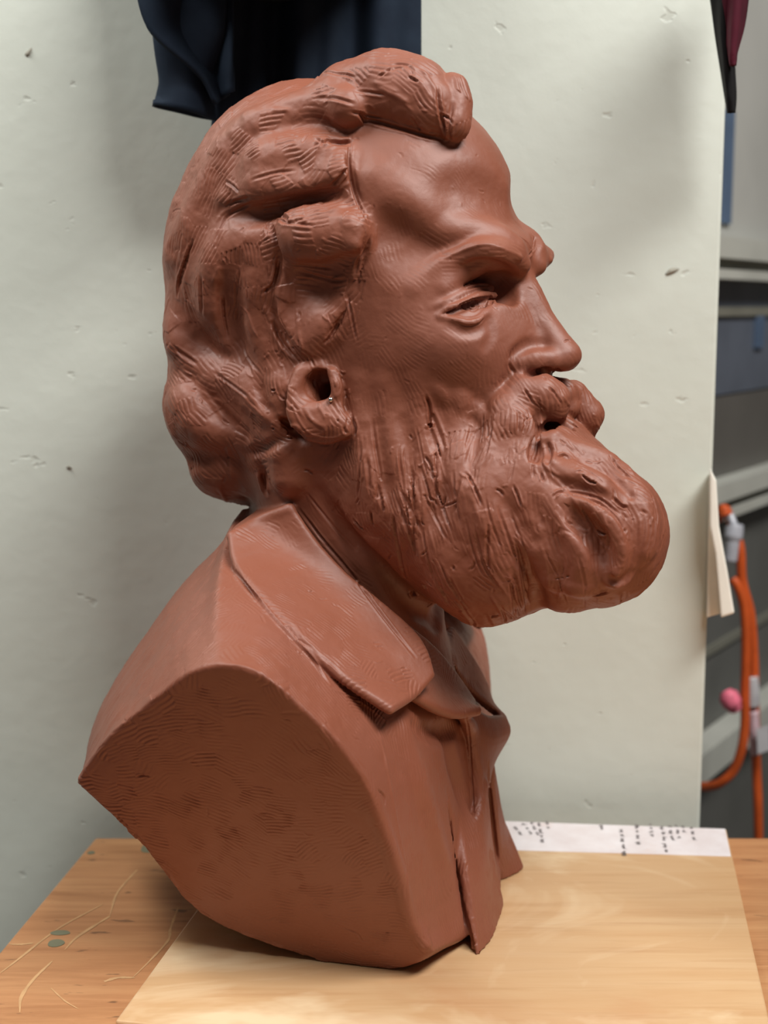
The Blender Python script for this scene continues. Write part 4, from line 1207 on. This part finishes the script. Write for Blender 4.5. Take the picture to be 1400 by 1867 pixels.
def detail():
    from mathutils.kdtree import KDTree
    rng = random.Random(7)
    Bn = bins()
    U, W = Bn[0], Bn[1]
    disp = np.zeros(nv)
    # patches of parallel tool marks, laid in every direction the modeller worked
    cand = list(range(nv)); seeds = [rng.randrange(nv) for _ in range(5200)]
    keep = []
    grid = {}
    for s in seeds:
        q = P[s]; key = tuple((q // 20).astype(int)); ok = True
        for dx in (-1, 0, 1):
            for dy in (-1, 0, 1):
                for dz in (-1, 0, 1):
                    for t in grid.get((key[0] + dx, key[1] + dy, key[2] + dz), ()):
                        if ((P[t] - q) ** 2).sum() < 400: ok = False
        if ok: keep.append(s); grid.setdefault(key, []).append(s)
    k = KDTree(len(keep))
    for i, s in enumerate(keep): k.insert(P[s], i)
    k.balance()
    own = np.fromiter((k.find(q)[1] for q in P.tolist()), np.int64, nv)
    m = len(keep)
    T = np.zeros((m, 3)); Bv = np.zeros((m, 3)); amp = np.zeros(m); per = np.ones(m) * 8; ph = np.zeros(m); cur = np.zeros(m)
    for i, s in enumerate(keep):
        share, a, sp = MARKS.get(int(VL[s]), (0, 0, 8))
        ang = flow_at(U[s], W[s], rng) + rng.gauss(0, {1: 0.16, 6: 0.22, 7: 0.2}.get(int(VL[s]), 0.26))
        t = np.array([math.cos(ang), math.sin(ang), 0.0]); n = N[s]
        t = t - n * (t @ n)
        if np.linalg.norm(t) < 0.2: t = np.cross(n, [0.3, 0.9, 0.1])
        T[i] = unit(t); Bv[i] = np.cross(n, T[i])
        amp[i] = a * rng.uniform(0.35, 1.25) if rng.random() < share else 0.0
        per[i] = sp * rng.uniform(0.85, 1.35); ph[i] = rng.uniform(0, 6.28); cur[i] = rng.uniform(-0.006, 0.006)
    C0 = P[np.array(keep)]
    D = P - C0[own]
    s_ = (D * T[own]).sum(1); c_ = (D * Bv[own]).sum(1)
    wob = lattice_noise(P, 23.0, 5)
    x = (c_ + cur[own] * s_ ** 2 + 1.6 * wob) * 2 * math.pi / per[own] + ph[own]
    big = np.where(VL == 1, 1.25, 1.0)
    e = (s_ / (38 * big)) ** 2 + (c_ / (24 * big)) ** 2
    w = np.clip((1.15 - e) / 0.6, 0, 1)
    w *= np.clip(0.7 + 0.6 * lattice_noise(P, 15.0, 6), 0, 1.2)
    prof = np.sin(x) + 0.35 * np.sin(2 * x + 0.6)
    disp += amp[own] * w * prof
    # plates: every patch pressed a little higher or lower than its neighbours
    lev = np.array([rng.gauss(0, 1) for _ in range(m)])
    pl = np.array([{2: 0.55, 3: 0.4, 4: 0.4, 10: 0.8}.get(int(VL[s]), 0.0) for s in keep])
    disp += (lev * pl)[own] * np.clip((1.0 - e) / 1.0, 0, 1)
    # gentle unevenness of hand-pressed clay
    rough = np.array([0, 0.45, 1.0, 0.9, 0.7, 0.8, 0.35, 0.35, 0.15, 0.35, 1.2])[VL]
    disp += rough * (1.3 * lattice_noise(P, 34.0, 1) + 0.8 * lattice_noise(P, 15.0, 2) + 0.35 * lattice_noise(P, 6.5, 3))
    eyes = np.hypot(U - 852, (W - 553) * 1.3); fr = ((np.array([0, 0, FPX]) - P) * N).sum(1) > 0
    disp *= np.where(fr, np.clip((eyes - 22) / 36, 0.12, 1), 1)
    P[:] = P + N * disp[:, None]
    disp = np.zeros(nv)
    for pts, wd, dp in CRACKS: scratch(Bn, disp, pts, wd, dp)
    hem_line = resample(np.array([(208, 1492), (262, 1546), (312, 1609), (350, 1656), (400, 1688), (490, 1724), (600, 1759), (690, 1769)], float), 14.0)
    for i in range(len(hem_line) - 2):
        q = hem_line[i:i + 3] + np.array([rng.uniform(-1, 3), rng.uniform(-7, 0)])
        scratch(Bn, disp, q, rng.uniform(2.2, 4.0), rng.choice((-2.6, -1.6, 2.4, 3.2)))
    for pts, wd, dp in RIDGES: scratch(Bn, disp, pts, wd, -dp)
    # crumbs, nicks and curled burrs
    def loose(n, part, u0, v0, u1, v1, ln, w, dp, up=0.4):
        for _ in range(n):
            u, v = rng.uniform(u0, u1), rng.uniform(v0, v1)
            i = near(Bn, u - 3, v - 3, u + 3, v + 3)
            if len(i) == 0 or VL[i[0]] not in part: continue
            a = flow_at(u, v, rng) + rng.gauss(0, 0.5); L = ln * rng.uniform(0.5, 1.5); bend = rng.uniform(-0.5, 0.5)
            pts = [(u, v), (u + L * 0.5 * math.cos(a), v + L * 0.5 * math.sin(a)), (u + L * math.cos(a + bend), v + L * math.sin(a + bend))]
            d = dp * rng.uniform(0.5, 1.2)
            scratch(Bn, disp, pts, w * rng.uniform(0.8, 1.3), -0.7 * d if rng.random() < up else d)
    def strands(n, part, box, ln, w, dp):
        """long combed strands that follow the run of the hair"""
        for _ in range(n):
            u, v = rng.uniform(box[0], box[2]), rng.uniform(box[1], box[3])
            i = near(Bn, u - 3, v - 3, u + 3, v + 3)
            if len(i) == 0 or VL[i[0]] not in part: continue
            pts = [(u, v)]; a0 = flow_at(u, v, rng); L = ln * rng.uniform(0.5, 1.5); drift = rng.gauss(0, 0.16)
            for q in range(int(L / 9)):
                a = flow_at(u, v, rng)
                while a - a0 > math.pi / 2: a -= math.pi
                while a - a0 < -math.pi / 2: a += math.pi
                a0 = a; u += 9 * math.cos(a + drift); v += 9 * math.sin(a + drift)
                j = near(Bn, u - 3, v - 3, u + 3, v + 3)
                if len(j) == 0 or VL[j[0]] not in part: break
                pts.append((u, v))
            if len(pts) < 4: continue
            k = rng.uniform(0.6, 1.3)
            if rng.random() < 0.45: scratch(Bn, disp, pts, w * 1.5 * k, -dp * 0.8 * k)
            else: scratch(Bn, disp, pts, w * k, dp * k, 0.4)
    strands(110, (3,), (650, 700, 1000, 1120), 90, 2.6, 2.8)
    strands(34, (3,), (1000, 800, 1200, 1110), 80, 2.2, 1.8)
    strands(26, (4,), (920, 700, 1090, 860), 40, 1.9, 2.2)
    strands(90, (2,), (300, 110, 850, 900), 70, 2.6, 2.4)
    P[:] = P + N * disp[:, None]; disp[:] = 0
    loose(70, (2,), 300, 100, 860, 910, 16, 1.7, 2.2)
    loose(90, (3, 4, 10), 640, 680, 1200, 1120, 14, 1.6, 2.2)
    loose(40, (1,), 640, 240, 1050, 720, 8, 1.4, 0.8)
    loose(40, (6, 7, 9), 200, 950, 900, 1740, 14, 1.5, 1.3)
    loose(36, (2, 5), 480, 640, 660, 820, 10, 1.8, 3.0, 0.6)
    P[:] = P + N * disp[:, None]
    # iris and pupil cut into the near eye
    for uv, r0, dpt in (((862, 557), 9.0, 2.2), ((862, 556), 4.0, 5.0)):
        idx = near(Bn, uv[0] - 20, uv[1] - 20, uv[0] + 20, uv[1] + 20)
        if len(idx):
            d = np.hypot(U[idx] - uv[0], W[idx] - uv[1])
            g = -dpt * np.exp(-((d - r0) / 1.8) ** 2) if r0 > 5 else -dpt * np.exp(-(d / 3.4) ** 2)
            P[idx] += N[idx] * g[:, None]
# ---------------------------------------------------------------- clay volume to meshes
def surface_net():
    F = V.F; S = F < 0
    nx, ny, nz = F.shape
    c = [S[a:nx - 1 + a, b:ny - 1 + b, d:nz - 1 + d] for a in (0, 1) for b in (0, 1) for d in (0, 1)]
    anyv = c[0].copy(); allv = c[0].copy()
    for q in c[1:]: anyv |= q; allv &= q
    act = anyv & ~allv
    del anyv, allv
    I = np.argwhere(act).astype(np.int32)
    lin = (I[:, 0].astype(np.int64) * (ny - 1) + I[:, 1]) * (nz - 1) + I[:, 2]
    val = {}
    for a in (0, 1):
        for b in (0, 1):
            for d in (0, 1): val[(a, b, d)] = F[I[:, 0] + a, I[:, 1] + b, I[:, 2] + d]
    acc = np.zeros((len(I), 3)); cnt = np.zeros(len(I))
    for ax in range(3):
        for p in (0, 1):
            for q in (0, 1):
                o = [0, 0, 0]; oth = [i for i in range(3) if i != ax]; o[oth[0]] = p; o[oth[1]] = q
                e = list(o); e[ax] = 1
                f0, f1 = val[tuple(o)], val[tuple(e)]
                m = (f0 < 0) != (f1 < 0)
                t = np.where(m, f0 / np.where(m, f0 - f1, 1), 0)
                pos = np.tile(np.array(o, float), (len(I), 1)); pos[:, ax] = t
                acc[m] += pos[m]; cnt[m] += 1
    verts = V.lo + (I + acc / cnt[:, None]) * VOX
    quads = []
    for ax in range(3):
        sl0 = [slice(1, -1)] * 3; sl1 = [slice(1, -1)] * 3
        sl0[ax] = slice(0, -1); sl1[ax] = slice(1, None)
        a, b = S[tuple(sl0)], S[tuple(sl1)]
        E = np.argwhere(a != b)
        off = np.ones(3, int); off[ax] = 0
        E = E + off
        ins = S[E[:, 0], E[:, 1], E[:, 2]]
        o1, o2 = [i for i in range(3) if i != ax]
        if ax == 1: o1, o2 = o2, o1
        ids = []
        for p, q in ((-1, -1), (0, -1), (0, 0), (-1, 0)):
            C = E.copy(); C[:, o1] += p; C[:, o2] += q
            k = (C[:, 0].astype(np.int64) * (ny - 1) + C[:, 1]) * (nz - 1) + C[:, 2]
            ids.append(np.searchsorted(lin, k))
        Q = np.stack(ids, 1)
        Q[~ins] = Q[~ins][:, ::-1]
        quads.append(Q)
    return verts, np.concatenate(quads)

def np_mesh(name, verts, quads):
    me = bpy.data.meshes.new(name)
    me.vertices.add(len(verts)); me.vertices.foreach_set('co', np.ascontiguousarray(verts, np.float32).ravel())
    me.loops.add(quads.size); me.loops.foreach_set('vertex_index', np.ascontiguousarray(quads, np.int32).ravel())
    me.polygons.add(len(quads)); me.polygons.foreach_set('loop_start', np.arange(0, quads.size, 4, dtype=np.int32))
    me.update(calc_edges=True)
    return me

def vert_normals(P, Q):
    a = P[Q[:, 2]] - P[Q[:, 0]]; b = P[Q[:, 3]] - P[Q[:, 1]]
    n = np.cross(a, b)
    N = np.zeros_like(P)
    for i in range(3):
        s = np.zeros(len(P))
        for j in range(4): s += np.bincount(Q[:, j], n[:, i], len(P))
        N[:, i] = s
    return N / (np.linalg.norm(N, axis=1, keepdims=True) + 1e-12)

def lattice_noise(P, wave, seed):
    r = np.random.RandomState(seed)
    A = r.rand(64, 64, 64).astype(np.float32) * 2 - 1
    q = P / wave; i = np.floor(q).astype(np.int64); f = q - i; f = f * f * (3 - 2 * f)
    out = 0
    for a in (0, 1):
        for b in (0, 1):
            for c in (0, 1):
                w = (f[:, 0] if a else 1 - f[:, 0]) * (f[:, 1] if b else 1 - f[:, 1]) * (f[:, 2] if c else 1 - f[:, 2])
                out = out + w * A[(i[:, 0] + a) % 64, (i[:, 1] + b) % 64, (i[:, 2] + c) % 64]
    return out

V = Volume((-620, -870, -520), (570, 800, 540))
base_forms()
sculpt()
verts, quads = surface_net()
lab = V.L[tuple(np.clip(((verts - V.lo) / VOX + 0.5).astype(int), 0, np.array(V.n) - 1).T)]
lab[lab == 0] = COAT
for _ in range(6):                                            # tidy the borders between parts
    votes = np.zeros((len(verts), 11), np.int32)
    for j in range(4):
        for k in range(4):
            np.add.at(votes, (quads[:, j], lab[quads[:, k]]), 1)
    lab = votes.argmax(1).astype(np.uint8)
fl4 = np.sort(lab[quads], 1)
CL = fl4[:, 1]                                               # part of each face (second smallest of its corners)
# finer mesh where the clay faces the front of the stand
N = vert_normals(verts, quads)
if (N[::50] * V.normal(verts[::50])).sum() < 0:
    quads = quads[:, ::-1].copy(); N = -N
vw = np.array([0, 0, FPX]) - verts; vw /= np.linalg.norm(vw, axis=1, keepdims=True)
fac = (N * vw).sum(1)
fine = (fac[quads] > -0.05).all(1)
q0, q1 = quads[~fine], quads[fine]
ed = np.stack([q1, np.roll(q1, -1, 1)], 2).reshape(-1, 2)
es = np.sort(ed, 1).astype(np.int64)
key, inv, cnt = np.unique(es[:, 0] * len(verts) + es[:, 1], return_inverse=True, return_counts=True)
ea, eb = key // len(verts), key % len(verts)
nv0 = len(verts); ne = len(key)
mid = nv0 + inv.reshape(-1, 4)
cen = nv0 + ne + np.arange(len(q1))
P = np.concatenate([verts, 0.5 * (verts[ea] + verts[eb]), verts[q1].mean(1)])
sub = np.stack([np.stack([q1[:, i], mid[:, i], cen, mid[:, (i + 3) % 4]], 1) for i in range(4)], 1).reshape(-1, 4)
Q = np.concatenate([q0, sub]); FL = np.concatenate([CL[~fine], np.repeat(CL[fine], 4)])
nv = len(P)
hem = nv0 + np.nonzero(cnt == 1)[0]                           # middles of edges along the border of the finer mesh
ha, hb = ea[cnt == 1], eb[cnt == 1]
def fix_hem():
    P[hem] = 0.5 * (P[ha] + P[hb])
def relax(times, w):
    for _ in range(times):
        acc = np.zeros_like(P); c = np.zeros(nv)
        for j in range(4):
            c += np.bincount(Q[:, j], minlength=nv) * 2.0
            for i in range(3):
                acc[:, i] += np.bincount(Q[:, j], P[Q[:, (j + 1) % 4], i] + P[Q[:, (j + 3) % 4], i], nv)
        P[:] = P + w * (acc / np.maximum(c, 1)[:, None] - P)
        fix_hem()
relax(2, 0.5)
print('clay', nv0, len(Q), round(time.time() - T_START, 1))
N = vert_normals(P, Q)
VL = np.zeros(nv, np.uint8); VL[Q.ravel()] = np.repeat(FL, 4)
if 'detail' in globals():
    detail()
    fix_hem()
N = vert_normals(P, Q)
PIN_AT = surf([(603, 729)], 0)[0]
del V.F

# ---------------------------------------------------------------- clay material and the parts of the bust
mclay = Mat('terracotta_clay', 0.54, 0.68)
n1 = mclay.noise(9.0, 4, 0.55); n2 = mclay.noise(28.0, 5, 0.6)
c = mclay.ramp(n1, [(0.32, srgb(131, 72, 49)), (0.52, srgb(136, 77, 55)), (0.72, srgb(139, 82, 63))])
c = mclay.mix(mclay.ramp(n2, [(0.5, (0, 0, 0, 1)), (0.75, (0.35, 0.35, 0.35, 1))]), c, srgb(130, 68, 44))
mclay.color(c)
mclay.bump(mclay.math('ADD', mclay.noise(420.0, 3, 0.6), mclay.math('MULTIPLY', mclay.noise(150.0, 3, 0.6), 1.2)), 0.12, 0.0008)

Rm = np.stack([RIGHT, -UPW, -FWD], 1)
def clay_to_world(p): return CAM + FWD * FPX * UNIT + UNIT * (np.asarray(p, float) @ Rm.T)
PW = clay_to_world(P)
NWd = N @ Rm.T
base = clay_to_world(TO)
bust = empty('bust', (float(base[0]), float(base[1]), ZBOARD), 'terracotta clay bust of a bearded man in an open-collared coat standing on the plywood board', 'bust')
side = (P - HO) @ HL
PARTS = [(FACE, 'head', None), (HAIR, 'hair', None), (BEARD, 'beard', None), (TACHE, 'moustache', None), (LIPS, 'lower_lip', None), (EAR, 'ear', 1), (EAR, 'ear', -1), (EYE, 'eye', 1), (EYE, 'eye', -1), (COAT, 'coat', None), (COLLAR, 'collar', None), (LAPEL, 'lapel', None)]
fside = side[Q[:, 0]]
for lb, nm, sd in PARTS:
    sel = FL == lb
    if sd: sel &= (fside * sd > 0)
    q = Q[sel]
    if len(q) == 0: continue
    used = np.unique(q)
    re = np.zeros(nv, np.int32); re[used] = np.arange(len(used))
    m = np_mesh(nm, PW[used] - np.array(bust.location), re[q[:, ::-1]])
    m.polygons.foreach_set('use_smooth', np.ones(len(q), bool))
    m.normals_split_custom_set_from_vertices(NWd[used].astype(np.float32))
    m.materials.append(mclay.m)
    o = bpy.data.objects.new(nm, m); COL.objects.link(o); o.parent = bust
# steel pin in the ear
sp = bmesh.new(); bmesh.ops.create_uvsphere(sp, u_segments=12, v_segments=8, radius=4.6 * UNIT)
pm = bpy.data.meshes.new('wire_end'); sp.to_mesh(pm); sp.free()
for q in pm.polygons: q.use_smooth = True
steel = Mat('bright_steel', 0.2, 0.5, 1.0); steel.color((0.75, 0.75, 0.72, 1)); pm.materials.append(steel.m)
po = bpy.data.objects.new('wire_end', pm); COL.objects.link(po); po.parent = bust
po.location = clay_to_world(PIN_AT + np.array([0, 0, 2.0])) - np.array(bust.location)
po['label'] = 'shiny metal wire end in the hollow of the ear'
print('done', round(time.time() - T_START, 1))
